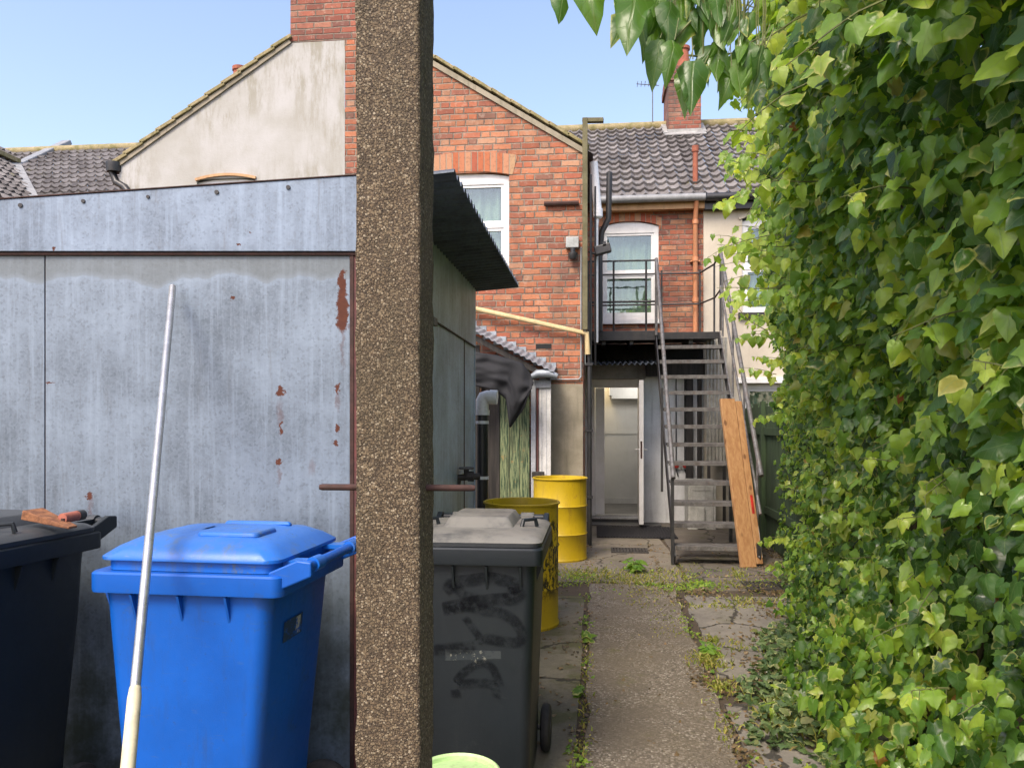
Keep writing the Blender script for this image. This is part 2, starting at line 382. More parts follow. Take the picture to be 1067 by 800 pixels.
M['rubber'] = worn('black_rubber', (.014,.014,.015), (.03,.028,.026), 12, .75)
M['yellow'] = plastic('yellow_paint', (.58,.40,.010), (.28,.15,.03), .75, .42, .3)
def drum_scuff():
    t = NT('yellow_drum_scuffed'); x, y, z = t.sep(t.co)
    k = t.mix(t.mask(t.noise(3, 4, .6), .3, .7), (.62,.44,.01), (.46,.32,.015))
    pr = t.noise(30, 4, .8, stretch=(1., 1., .45)); band = t.math('MULTIPLY', t.mask(z, .18, .3), t.mask(z, .84, .74))
    k = t.mix(t.math('MULTIPLY', t.mask(pr, .47, .52), band), k, (.02,.018,.012))
    k = t.mix(t.math('MULTIPLY', t.mask(t.noise(18, 4, .7), .6, .7), .6), k, (.16,.06,.02))
    return t.fin(k, .5)
M['drum_scuff'] = drum_scuff()
M['water'] = worn('dark_rain_water', (.03,.03,.018), (.05,.045,.02), 5, .12, bump=.0003, streak=False)
M['lime'] = worn('pale_green_plastic', (.42,.60,.27), (.36,.52,.23), 4, .45, dirtamt=.1)
# timber
def wood(name, c1, c2, axis='z', knots=True, rough=.6, scale=1.):
    t = NT(name); s_ = {'z': (14, 14, .8), 'x': (.8, 14, 14), 'y': (14, .8, 14)}[axis]
    g = t.noise(2.4*scale, 6, .65, stretch=s_, dist=.6)
    k = t.mix(t.mask(g, .35, .68), c1, c2)
    k = t.mix(t.math('MULTIPLY', t.mask(t.noise(1.5, 4, .6), .5, .7), .4), k, mul(c2, .6))
    if knots:
        kv = {'z': (9, 9, 4.5), 'x': (4.5, 9, 9), 'y': (9, 4.5, 9)}[axis]
        v = t.vor(1., vec=t.scale(t.co, kv)); k = t.mix(t.math('MULTIPLY', t.mask(v, .22, .09), .8), k, (.10,.035,.012))
    t.bump(g, .003, .5); return t.fin(k, rough)
M['plank'] = wood('orange_stained_wood', (.42,.235,.10), (.30,.145,.055))
M['fence'] = wood('green_stained_fence', (.055,.095,.04), (.03,.05,.025), knots=False, rough=.85)
M['darkwood'] = wood('dark_weathered_wood', (.05,.045,.04), (.02,.019,.018), knots=False, rough=.85)
M['stem'] = wood('ivy_stem_bark', (.12,.08,.045), (.05,.035,.02), knots=False, rough=.9)
M['greystem'] = worn('green_ivy_stem', (.15,.17,.05), (.10,.12,.04), 20, .7)
def greenboard():
    t = NT('flaking_green_board')
    a = t.noise(6, 6, .75, stretch=(9, 9, .7)); b = t.noise(3, 4, .6, stretch=(5, 5, .5))
    k = t.mix(t.mask(a, .42, .56), (.03,.065,.032), (.22,.26,.13)); k = t.mix(t.math('MULTIPLY', t.mask(b, .5, .65), .7), k, (.06,.07,.035))
    k = t.mix(t.math('MULTIPLY', t.mask(t.noise(14, 5, .75), .6, .68), .8), k, (.38,.22,.07))
    t.bump(a, .004, .7); return t.fin(k, .8)
M['greenboard'] = greenboard()
def tarp():
    t = NT('black_tarpaulin'); t.bump(t.noise(5, 3, .5), .012, .5)
    return t.fin(t.mix(t.noise(5, 4), (.007,.008,.010), (.013,.014,.017)), .8)
M['tarp'] = tarp()
M['corr'] = worn('pale_corrugated_sheet', (.36,.40,.44), (.22,.25,.28), 5, .5, metal=.3, dirtamt=.4)
M['corrdark'] = worn('dark_corrugated_iron', (.13,.16,.20), (.08,.10,.13), 5, .55, metal=.3)
M['corrpale'] = worn('pale_weathered_sheet', (.42,.41,.36), (.28,.27,.23), 7, .7, dirtamt=.5, dirt=(.1,.09,.07))
M['mat'] = worn('black_rubber_mat', (.006,.006,.009), (.010,.010,.013), 10, .95, streak=False)
M['iron'] = worn('cast_iron', (.07,.065,.06), (.04,.035,.03), 12, .7, metal=.3, streak=False)
M['alu'] = worn('aluminium_pole', (.62,.62,.60), (.48,.48,.46), 14, .3, metal=.75, bump=.0005, dirtamt=.35, dirt=(.2,.18,.15))
M['creamgrip'] = worn('cream_grip', (.66,.60,.40), (.55,.49,.32), 14, .5)
M['rustwood'] = worn('rust_flaked_steel', (.32,.14,.06), (.17,.07,.035), 40, .85, fine=90, amt=.6, bump=.008)
M['palerust'] = worn('terracotta_grip', (.42,.14,.09), (.3,.1,.07), 20, .6)
M['cabinet'] = worn('dirty_white_cabinet', (.52,.52,.48), (.36,.36,.32), 6, .5, dirtamt=.5)
M['paint_white'] = worn('white_paint', (.74,.74,.72), (.6,.6,.57), 7, .5)
M['hood'] = worn('greyish_paint', (.45,.47,.5), (.33,.35,.37), 7, .6)
M['curtain'] = worn('pale_green_net_curtain', (.40,.47,.36), (.28,.34,.26), 3, .9, streak=False, bump=.003)
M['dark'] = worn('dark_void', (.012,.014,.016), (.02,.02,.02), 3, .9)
def glass():
    t = NT('window_glass'); t.n.remove(t.p)
    g = t.n.new('ShaderNodeBsdfGlossy'); g.inputs['Roughness'].default_value = .03; g.inputs['Color'].default_value = (.85,.92,.95,1)
    tr = t.n.new('ShaderNodeBsdfTransparent'); tr.inputs['Color'].default_value = (.8,.86,.84,1)
    mx = t.n.new('ShaderNodeMixShader'); mx.inputs[0].default_value = .11
    nn = t.n.new('ShaderNodeBump'); nn.inputs['Distance'].default_value = .01; nn.inputs['Strength'].default_value = .25
    t.l.new(t.noise(4, 2), nn.inputs['Height']); t.l.new(nn.outputs[0], g.inputs['Normal'])
    t.l.new(tr.outputs[0], mx.inputs[1]); t.l.new(g.outputs[0], mx.inputs[2]); t.l.new(mx.outputs[0], t.out.inputs[0]); return t.m
M['glass'] = glass()
# leaves: 'luv' = (across, along, random)
def leaf_mat(name, greens, margin, trans=.45, marg_amt=.75):
    t = NT(name); a = t.n.new('ShaderNodeAttribute'); a.attribute_name = 'luv'
    u, v, w = t.sep(a.outputs['Vector'])
    e = t.n.new('ShaderNodeAttribute'); e.attribute_name = 'edge'; ef = e.outputs['Fac']
    k = t.ramp(w, greens)
    n1 = t.noise(38, 3, .6); k = t.mix(t.math('MULTIPLY', t.mask(n1, .4, .7), .35), k, t.mix(.5, k, (.10,.16,.05)))
    w2 = t.math('FRACT', t.math('MULTIPLY', w, 17.3))
    mf = t.math('MULTIPLY', t.mask(t.math('ADD', ef, t.math('MULTIPLY_ADD', n1, 1.2, -.6)), .6, 1.05), t.mask(w2, .72, .85))
    k = t.mix(t.math('MULTIPLY', mf, marg_amt), k, margin)
    au = t.math('ABSOLUTE', u)
    vein = t.mask(au, .022, .006)
    ang = t.math('ABSOLUTE', t.math('SUBTRACT', t.math('MULTIPLY', t.math('FRACT', t.math('MULTIPLY', t.math('SUBTRACT', v, t.math('MULTIPLY', au, .9)), 4.2)), 1.), .5))
    vein2 = t.math('MULTIPLY', t.mask(ang, .07, .02), .45)
    k = t.mix(t.math('MULTIPLY', t.math('MAXIMUM', vein, vein2), .45), k, (.20,.28,.10))
    t.put(k, t.p.inputs['Base Color']); t.put(t.math('MULTIPLY_ADD', t.math('FRACT', t.math('MULTIPLY', w, 31.7)), .3, .22), t.p.inputs['Roughness'])
    t.bump(t.math('SUBTRACT', n1, t.math('MAXIMUM', vein, vein2)), .0015, .5)
    tr = t.n.new('ShaderNodeBsdfTranslucent'); t.put(t.mix(1., k, (2.6,2.3,1.0), 'MULTIPLY'), tr.inputs['Color'])
    mx = t.n.new('ShaderNodeMixShader'); mx.inputs[0].default_value = trans
    t.l.new(t.p.outputs[0], mx.inputs[1]); t.l.new(tr.outputs[0], mx.inputs[2]); t.l.new(mx.outputs[0], t.out.inputs[0]); return t.m
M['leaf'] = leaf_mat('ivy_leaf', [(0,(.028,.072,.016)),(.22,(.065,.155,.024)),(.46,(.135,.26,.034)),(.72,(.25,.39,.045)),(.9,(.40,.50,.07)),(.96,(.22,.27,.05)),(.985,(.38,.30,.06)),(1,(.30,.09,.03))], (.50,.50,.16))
M['leafg'] = leaf_mat('ground_ivy_leaf', [(0,(.03,.06,.02)),(.5,(.07,.12,.04)),(.85,(.12,.17,.06)),(1,(.2,.2,.08))], (.45,.46,.2), .2)
M['grass'] = leaf_mat('grass_blade', [(0,(.12,.17,.03)),(.5,(.26,.29,.05)),(.85,(.40,.37,.10)),(1,(.40,.31,.14))], (.3,.3,.1), .3, 0)
M['litter'] = leaf_mat('dead_leaf', [(0,(.05,.03,.015)),(.5,(.12,.07,.03)),(1,(.22,.14,.07))], (.2,.1,.05), .05, 0)
# ------------------------------------------------------------------ SETTING: ground
def sheet(name, pts, mat, z=0.0, th=0.0):
    mb = MB()
    if th:
        c = [Vector((p[0], p[1], z+th)) for p in pts]; b = [Vector((p[0], p[1], z)) for p in pts]; n = len(pts)
        mb.add(c+b, [tuple(range(n))]+[(i, i+n, (i+1) % n+n, (i+1) % n) for i in range(n)])
    else: mb.quad(*[Vector((p[0], p[1], z)) for p in pts])
    return tag(mb.build(name, mat), kind='structure')
sheet('ground', [(-60,-20),(60,-20),(60,120),(-60,120)], M['soil'])
def wavy(p, q, n=10, a=.02, seed=0):
    out = []
    for i in range(n):
        t = i/n; x = p[0]+(q[0]-p[0])*t; y = p[1]+(q[1]-p[1])*t
        k = a if i else 0
        out.append((x+k*mnoise.noise(Vector((x*3+seed, y*3, 1))), y+k*mnoise.noise(Vector((x*3, y*3+seed, 5)))))
    return out
def wloop(pts, a=.03, seed=0, n=10):
    o = []
    for i, p in enumerate(pts): o += wavy(p, pts[(i+1) % len(pts)], n, a, seed)
    return o
sheet('side_paving', wloop([(-4.5,.3),(-.075,.3),(-.075,6.6),(-4.5,6.6)], .015, 1, 24), M['slab_moss'], 0, .012)
sheet('path', wloop([(-.03,.2),(.64,.2),(.655,4.4),(.72,7.05),(-.03,7.1)], .05, 2, 24), M['path'], 0, .02)
sheet('paving_slab', wloop([(.675,.2),(1.45,.2),(1.45,4.1),(.69,4.15)], .03, 3, 16), M['slab_grey'], 0, .016)
sheet('paving_slab', wloop([(.72,4.6),(1.9,4.5),(2.0,6.7),(.78,6.75)], .05, 4, 16), M['slab_grey'], 0, .014)
sheet('yard_paving', wloop([(-.75,7.2),(.86,7.2),(.86,11.55),(-.75,11.55)], .04, 5, 20), M['slab'], 0, .016)
sheet('yard_paving', wloop([(.89,7.0),(2.3,6.95),(2.3,11.55),(.89,11.55)], .04, 6, 20), M['slab_dark'], 0, .013)
sheet('yard_paving', wloop([(-2.5,6.65),(-.8,6.65),(-.8,9.2),(-2.5,9.2)], .03, 7, 16), M['slab_dark'], 0, .012)

# ------------------------------------------------------------------ helper for walls with openings (facing -Y)
def wallY(mb, x0, x1, z0, z1, Y, ops=(), depth=.12):
    xs = sorted({x0, x1, *[v for o in ops for v in o[:2]]}); zs = sorted({z0, z1, *[v for o in ops for v in o[2:4]]})
    for i in range(len(xs)-1):
        for j in range(len(zs)-1):
            cx, cz = (xs[i]+xs[i+1])/2, (zs[j]+zs[j+1])/2
            if any(o[0] < cx < o[1] and o[2] < cz < o[3] for o in ops): continue
            mb.quad((xs[i],Y,zs[j]), (xs[i+1],Y,zs[j]), (xs[i+1],Y,zs[j+1]), (xs[i],Y,zs[j+1]))
    for a, b, c, d in [o[:4] for o in ops]:
        mb.quad((a,Y,c),(a,Y,d),(a,Y+depth,d),(a,Y+depth,c)); mb.quad((b,Y,d),(b,Y,c),(b,Y+depth,c),(b,Y+depth,d))
        mb.quad((a,Y,d),(b,Y,d),(b,Y+depth,d),(a,Y+depth,d)); mb.quad((a,Y+depth,c),(b,Y+depth,c),(b,Y,c),(a,Y,c))
def tiles(name, p0, u, v, mat, parent, tw=.168, th=.285, amp=.019, lift=.05, seg=6):
    """pantiles: p0 eave corner, u vector along the eave, v vector up the slope"""
    p0 = Vector(p0); u = Vector(u); v = Vector(v); n = u.cross(v).normalized()
    if n.z < 0: n = -n
    U = u.length; V = v.length; ud = u/U; vd = v/V
    nc = max(1, int(round(U/tw))); nr = max(1, int(round(V/th)))
    vs = []; fs = []; rn = []
    for r in range(nr):
        for c in range(nc):
            rv = random.random(); base = len(vs); jl = random.uniform(-.004, .004); ju = random.uniform(-.006,.006)
            for k in range(seg+1):
                t = k/seg; a = (c+t)*U/nc
                h = amp*math.cos(2*math.pi*t)+amp*.4*math.cos(4*math.pi*t)
                for q, (vv, hh) in enumerate(((r*V/nr+ju-.02, lift*.25), (r*V/nr+ju-.02, lift+jl), ((r+1)*V/nr+.01, .004))):
                    vs.append(p0+ud*a+vd*vv+n*(h+hh)); rn.append(rv)
            for k in range(seg):
                i = base+k*3; fs.append((i, i+3, i+4, i+1)); fs.append((i+1, i+4, i+5, i+2))
    mb = MB(); mb.add(vs, fs); o = mb.build(name, mat, parent, smooth=35)
    at = o.data.attributes.new('rnd', 'FLOAT', 'POINT'); at.data.foreach_set('value', rn)
    return o
def window(parent, x0, x1, z0, z1, Y, arch=0.0, split=.5, fw=.055, curtain='curtain', label=None, mid_v=None, bay=None, bar=True):
    """upvc window: outer frame, two sashes, panes, curtain; Y is the outer face of the frame"""
    f = MB(); xm = (x0+x1)/2
    top = lambda x: z1-arch*((x-xm)/((x1-x0)/2))**2
    f.box(x0, x0+fw, Y, Y+.06, z0, top(x0)); f.box(x1-fw, x1, Y, Y+.06, z0, top(x1))
    f.box(x0+fw, x1-fw, Y+.002, Y+.058, z0, z0+fw)
    n = 10
    for i in range(n):
        xa = x0+(x1-x0)*i/n; xb = x0+(x1-x0)*(i+1)/n
        lo = z1-arch-fw*1.3
        f.add([(xa,Y-.001,lo),(xb,Y-.001,lo),(xb,Y-.001,top(xb)),(xa,Y-.001,top(xa)),(xa,Y+.059,lo),(xb,Y+.059,lo),(xb,Y+.059,top(xb)),(xa,Y+.059,top(xa))],
              [(0,1,2,3),(7,6,5,4),(0,4,5,1),(3,2,6,7)])
    zt = z1-arch-fw*1.3; zb = z0+fw
    zs = zb+(zt-zb)*split
    f.box(x0+fw, x1-fw, Y+.001, Y+.055, zs-.028, zs+.028)
    fr = f.build('window', M['upvc'], parent, bevel=.004)
    s = MB(); sw = .035
    for (a, b) in ((zb, zs-.028), (zs+.028, zt)):
        s.box(x0+fw, x0+fw+sw, Y+.012, Y+.05, a, b); s.box(x1-fw-sw, x1-fw, Y+.012, Y+.05, a, b)
        s.box(x0+fw+sw, x1-fw-sw, Y+.012, Y+.05, a, a+sw); s.box(x0+fw+sw, x1-fw-sw, Y+.012, Y+.05, b-sw, b)
    s.build('sash', M['upvc'], fr, bevel=.003)
    for (a, b) in ((zb+sw, zs-.028-sw), (zs+.028+sw, zt-sw)):
        p = MB(); p.box(x0+fw+sw, x1-fw-sw, Y+.03, Y+.038, a, b); p.build('pane', M['glass'], fr)
    if curtain:
        c = MB(); n = 60
        for i in range(n):
            xa = x0+(x1-x0)*i/n; xb = x0+(x1-x0)*(i+1)/n
            ya = Y+.14+.02*math.sin(xa*55)+.012*math.sin(xa*23); yb = Y+.14+.02*math.sin(xb*55)+.012*math.sin(xb*23)
            c.quad((xa,ya,z0),(xb,yb,z0),(xb,yb,z1),(xa,ya,z1))
        c.build('curtain', M[curtain], fr, smooth='all')
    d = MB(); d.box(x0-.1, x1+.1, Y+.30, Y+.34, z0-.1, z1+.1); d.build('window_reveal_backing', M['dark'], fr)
    return fr

# ------------------------------------------------------------------ brick house: outrigger gable, main wall, roofs
GY = 9.3; EZ = 4.80; AX = -3.09; AZ = 6.64; RX = -.12; LX = -6.065
slope = (AZ-EZ)/(RX-AX)
brick = thing('brick_house', 'orange brick house with arched windows, gabled rear wing and open white door', 'house', (0, GY, 0))
wx0 = atY(446, 180, GY-.0).x; wx1 = atY(530.5, 180, GY).x
wz0 = atY(520, 289, GY).z; wz1 = atY(520, 179, GY).z
mb = MB()
wallY(mb, -3.075, RX, 0, EZ, GY, [(wx0, wx1, wz0, wz1)])
zt = lambda x: EZ+(RX-x)*slope
mb.quad((-3.075,GY,EZ),(RX,GY,EZ),(-2.49,GY,zt(-2.49)),(-3.075,GY,zt(-2.49)))
mb.quad((RX,GY,0),(RX,11.6,0),(RX,11.6,EZ),(RX,GY,EZ))
mb.build('rear_wing_wall', M['brick'], brick)
a = MB(); n = 14; hw = (wx1-wx0)/2; xm = (wx0+wx1)/2
for i in range(n):                                    # cambered voussoir arch
    t0 = -1.08+2.16*i/n; t1 = -1.08+2.16*(i+1)/n; b = lambda t: wz1-.004-.05*t*t+.02
    x0 = xm+hw*t0; x1 = xm+hw*t1; X0 = xm+hw*t0*1.12; X1 = xm+hw*t1*1.12
    a.add([(x0,GY-.006,b(t0)),(x1,GY-.006,b(t1)),(X1,GY-.006,b(t1)+.235),(X0,GY-.006,b(t0)+.235),(x0,GY+.05,b(t0)),(x1,GY+.05,b(t1)),(X1,GY+.05,b(t1)+.235),(X0,GY+.05,b(t0)+.235)],
          [(0,1,2,3),(0,4,5,1),(3,2,6,7),(0,3,7,4),(1,5,6,2)])
a.build('brick_arch', M['arch'], brick)
window(brick, wx0, wx1, wz0, wz1, GY+.05, arch=.045, split=.53, fw=.07)
s = MB(); s.box(wx0-.06, wx1+.08, GY-.05, GY+.06, wz0-.075, wz0-.002); s.build('window_sill', M['lead'], brick, bevel=.006)
# plate-like fanlight ornament hanging in the window
# verge of the wing roof: stepped mossy tile ends
v = MB(); L = math.hypot(RX-AX+.06, (RX-AX+.06)*slope); nst = 13
dr = Vector((1,0,-slope)).normalized(); up = Vector((slope,0,1)).normalized()
for i in range(nst):
    p = Vector((AX, 0, AZ+.03))+dr*((i+.5)*L/nst)
    if p.x < -2.6: continue
    v.obox((p.x, GY+.02, p.z+.03), Vector((1,0,-slope-.05)).normalized(), (0,1,0), Vector((slope+.05,0,1)).normalized(), L/nst/2+.012, .07, .019)
v.build('verge_tile', M['moss_tile'], brick, bevel=.006)
v = MB(); p0 = Vector((-2.5,GY-.012,zt(-2.5)-.028)); p1 = Vector((RX+.04,GY-.012,zt(RX+.04)-.028)); v.bar(p0, p1, .024, .06, (0,0,1)); v.build('verge_mortar', M['cement'], brick)
rt = MB(); rt.quad((RX+.12,GY+.09,zt(RX+.12)+.04),(RX+.12,15,zt(RX+.12)+.04),(AX,15,AZ+.04),(AX,GY+.09,AZ+.04)); rt.build('wing_roof', M['tile'], brick)
# main wall
MY = 11.6; BX = 1.62
w0, w1 = atY(625, 300, MY).x, atY(686.5, 300, MY).x; wz_0 = atY(657, 333, MY).z; wz_1 = atY(657, 231, MY).z
d0, d1 = atY(616, 450, MY).x, atY(668, 450, MY).x; dz1 = 2.14
mb = MB(); wallY(mb, RX+.003, BX, 2.45, EZ, MY, [(w0, w1, wz_0, wz_1)]); mb.build('main_wall', M['brick2'], brick)
mb = MB(); wallY(mb, RX+.003, BX-.002, 0, 2.45, MY-.02, [(d0, d1, 0.1, dz1)], .3); mb.quad((RX,MY-.02,2.45),(BX,MY-.02,2.45),(BX,MY,2.45),(RX,MY,2.45)); mb.build('white_painted_wall', M['white_wall'], brick)
window(brick, w0, w1, wz_0, wz_1, MY+.03, arch=.07, split=.50, fw=.075)
s = MB(); s.box(w0-.05, w1+.05, MY-.06, MY+.06, wz_0-.07, wz_0-.002); s.build('window_sill', M['upvc'], brick, bevel=.005)
a = MB(); n = 12; hw = (w1-w0)/2; xm = (w0+w1)/2
for i in range(n):
    t0 = -1.1+2.2*i/n; t1 = -1.1+2.2*(i+1)/n; b = lambda t: wz_1+.012-.075*t*t
    x0 = xm+hw*t0; x1 = xm+hw*t1
    a.add([(x0,MY-.006,b(t0)),(x1,MY-.006,b(t1)),(x1*1.0,MY-.006,b(t1)+.12),(x0,MY-.006,b(t0)+.12),(x0,MY+.03,b(t0)),(x1,MY+.03,b(t1))],[(0,1,2,3),(0,4,5,1)])
a.build('brick_arch', M['arch'], brick)
# interior seen through the open door
mb = MB(); X0, X1 = d0-.25, d1+.35; Y1 = 13.4
mb.quad((X0,Y1,.1),(X1,Y1,.1),(X1,Y1,2.4),(X0,Y1,2.4)); mb.quad((X0,MY+.28,.1),(X0,Y1,.1),(X0,Y1,2.4),(X0,MY+.28,2.4)); mb.quad((X1,Y1,.1),(X1,MY+.28,.1),(X1,MY+.28,2.4),(X1,Y1,2.4))
mb.quad((X0,MY+.28,2.4),(X0,Y1,2.4),(X1,Y1,2.4),(X1,MY+.28,2.4))
mb.quad((X0,MY+.28,.1),(d0,MY+.28,.1),(d0,MY+.28,2.4),(X0,MY+.28,2.4)); mb.quad((d1,MY+.28,.1),(X1,MY+.28,.1),(X1,MY+.28,2.4),(d1,MY+.28,2.4))
mb.box(X0+.02, X1-.02, Y1-.02, Y1-.003, 1.30, 1.36); mb.box(X0+.02, X1-.02, Y1-.03, Y1-.004, .1, .2)
mb.box(d0+.30, d0+.34, Y1-.5, Y1-.05, 1.95, 2.38); mb.box(d0+.34,X1-.02, Y1-.4, Y1-.05, 1.9, 2.38)
mb.build('interior_wall', M['inwall'], brick)
mb = MB(); mb.quad((X0,MY+.05,.104),(X1,MY+.05,.104),(X1,Y1,.104),(X0,Y1,.104)); mb.build('interior_floor', M['infloor'], brick)
mb = MB(); mb.box(d0-.01, d1+.01, MY-.16, MY+.05, .0, .075); mb.box(d0-.02,d0+1.0,MY-.5,MY-.17,0,.035); mb.build('door_step', M['black'], brick, bevel=.008)
mb = MB(); mb.box(d0-.02, d1+.01, MY-.17, MY-.155, .076, .088); mb.box(d0, d1, MY-.03,MY+.03, .1, .125); mb.build('threshold', M['alu'], brick)
f = MB(); f.box(d0, d0+.055, MY-.04, MY+.04, .1, dz1); f.box(d1-.05, d1, MY-.04, MY+.04, .1, dz1); f.box(d0+.055, d1-.05, MY-.038, MY+.038, dz1-.12, dz1)
f.box(d0+.06, d0+.20, MY+.05, MY+.10, .1, dz1-.12)
df = f.build('door_frame', M['upvc'], brick, bevel=.004)
# open leaf, seen edge on
a0 = Vector((d1-.02, MY-.045, 0)); ang = R(-88.5); dd = Vector((math.cos(R(180)), 0, 0)); dd = Vector((math.cos(R(268)), math.sin(R(268)), 0))
dv = MB(); dn = Vector((-dd.y, dd.x, 0)); c = a0+dd*.40+Vector((0,0,1.085)); dv.obox(c, dd, dn, (0,0,1), .40, .032, 1.0)
dl = dv.build('door', M['upvc'], brick, bevel=.006)
h = MB(); e = a0+dd*.802+Vector((0,0,1.12)); h.obox(e, dd, dn, (0,0,1), .003, .012, .12); dlk = h.build('lock_plate', M['rusty'], dl)
hb = a0+dd*.74+Vector((0,0,1.12))
for sgn in (-1, 1): h = MB(); h.tube([hb+dn*.03*sgn, hb+dn*.075*sgn, hb+dn*.08*sgn-dd*.1], .009, 8); h.build('handle', M['alu'], dl, smooth=True)
# lintel and dark infill over the door, dark timbers right of it
mb = MB(); mb.box(d0-.02, d1+.06, MY-.1, MY-.025, dz1+.01, dz1+.22); mb.build('door_lintel', M['hood'], brick, bevel=.005)
mb = MB()
mb.box(1.36, 1.46, MY-.12, MY-.03, 0, 2.4); mb.box(1.52,1.58,MY-.16,MY-.08,0,2.4); mb.box(d1+.06, 1.62, MY-.2, MY-.1, 2.18, 2.42)
mb.build('timber_post', M['darkwood'], brick)
mb = MB(); mb.box(RX+.01, BX-.01, MY-.06, MY-.021, dz1+.24, 2.66); mb.build('dark_infill', M['dark'], brick)  # black sheet added to stand in for the shade under the platform
# canopy of corrugated sheet under the platform
def corr(mb, p0, u, v, pitch=.076, amp=.018, seg=8, th=.004):
    """u across the corrugations, v along them"""
    p0 = Vector(p0); u = Vector(u); v = Vector(v); n = u.cross(v).normalized()
    N = int(u.length/pitch*seg); vs = []
    for i in range(N+1):
        t = i/N; h = amp*math.sin(t*u.length/pitch*2*math.pi)
        for q in (0, 1):
            for o in (0, th): vs.append(p0+u*t+v*q+n*(h+o))
    fs = []
    for i in range(N):
        k = 4*i; fs += [(k+1, k+5, k+7, k+3), (k, k+2, k+6, k+4), (k, k+4, k+5, k+1), (k+2, k+3, k+7, k+6)]
    fs += [(0,1,3,2), (4*N, 4*N+2, 4*N+3, 4*N+1)]
    mb.add(vs, fs)
mb = MB(); corr(mb, (RX+.02, MY-1.0, 2.30), (1.02, 0, 0), (0, .97, .12)); mb.build('corrugated_canopy', M['corrdark'], brick, smooth=50)
# main roof
EY = 11.42; EZ2 = 4.80; RYY = 14.67; RZ = 7.05; vv = (0, RYY-EY, RZ-EZ2)
tiles('roof', (-3.0, EY, EZ2), (BX+3.0, 0, 0), vv, M['tile'], brick)
g = MB(); g.tube([(RX+.13, EY-.05, EZ2-.03), (BX, EY-.05, EZ2-.03)], .055, 14); g.build('gutter', M['greypipe'], brick, smooth=True)
g = MB(); g.box(RX+.1, BX, EY+.03, EY+.06, EZ2-.17, EZ2-.02); g.quad((RX+.1,EY+.06,EZ2-.165),(BX,EY+.06,EZ2-.165),(BX,MY,EZ2-.165),(RX+.1,MY,EZ2-.165)); g.build('fascia_board', M['soffit'], brick)
g = MB(); g.tube([(AX, RYY, RZ+.02), (BX, RYY, RZ+.02)], .09, 12); g.build('ridge_tile', M['moss_tile'], brick, smooth=True)
# orange downpipe and soil vent pipe
px = atY(724.5, 300, MY-.07)
g = MB(); g.tube([(px.x, EY-.03, EZ2-.07), (px.x, MY-.07, EZ2-.30), (px.x, MY-.07, 2.75)], .035, 12)
for z_ in (4.45, 3.9, 3.3): g.lathe((px.x, MY-.07, z_), [(.035,-.03),(.045,-.03),(.045,.03),(.035,.03)], 12)
for z_ in (3.88,): g.box(px.x-.07, px.x+.07, MY-.06, MY-.005, z_-.012, z_+.012)
g.build('downpipe', M['orange_pipe'], brick, smooth=40)
q = atY(724.5, 203, 11.9)
g = MB(); g.tube([(q.x, 11.9, 4.9), (q.x, 11.9, atY(724, 153, 11.9).z)], .04, 12); g.lathe((q.x, 11.9, atY(724,153,11.9).z-.08), [(.04,0),(.052,0),(.052,.09),(.04,.09)], 12); g.build('vent_pipe', M['rust_pipe'], brick, smooth=40)
# roof chimney
def slopez(y): return EZ2+(y-EY)*(RZ-EZ2)/(RYY-EY)
cx0, cx1 = 1.36, 1.94; cy0, cy1 = 14.15, 15.1
c = MB(); ctop = 7.95
c.box(cx0, cx1, cy0, cy1, slopez(cy0)-.2, ctop); c.box(cx0-.035, cx1+.035, cy0-.035, cy1+.035, ctop-.26, ctop-.12); c.box(cx0-.02, cx1+.02, cy0-.02, cy1+.02, ctop-.12, ctop+.001)
ch = c.build('chimney', M['brickc'], brick)
for py_ in (14.4, 14.85):
    p = MB(); p.lathe(((cx0+cx1)/2, py_, ctop), [(.13,0),(.12,.05),(.10,.38),(.125,.4),(.125,.45),(.09,.45)], 20); p.build('chimney_pot', M['rust_pipe'], ch, smooth=40)
f = MB()
sv = Vector((0,RYY-EY,RZ-EZ2)).normalized(); sn = Vector((0,-(RZ-EZ2),RYY-EY)).normalized()
f.obox(((cx0+cx1)/2, cy0-.07, slopez(cy0-.07)+.06), (1,0,0), sv, sn, .37, .09, .012); f.box(cx0-.02, cx1+.02, cy0-.012, cy0-.003, slopez(cy0)-.0, slopez(cy0)+.12)
f.obox((cx0-.05, cy0+.2, slopez(cy0+.2)+.06), (1,0,0), sv, sn, .045, .3, .02); f.obox((cx1+.05, cy0+.2, slopez(cy0+.2)+.06), (1,0,0), sv, sn, .045, .3, .02)
f.build('flashing', M['lead'], ch, bevel=.01)
# big party chimney on the wing's apex
c = MB(); c.box(-3.78, -2.49, GY-.004, GY+.9, 6.265, 8.4); c.box(-3.84, -2.43, GY-.06, GY+.96, 8.3, 8.5)
ch = c.build('chimney', M['brickc'], brick)
for x_ in (-3.5, -3.13, -2.77):
    p = MB(); p.lathe((x_, GY+.45, 8.5), [(.13,0),(.12,.05),(.10,.45),(.125,.47),(.125,.53),(.09,.53)], 20); p.build('chimney_pot', M['rust_pipe'], ch, smooth=40)
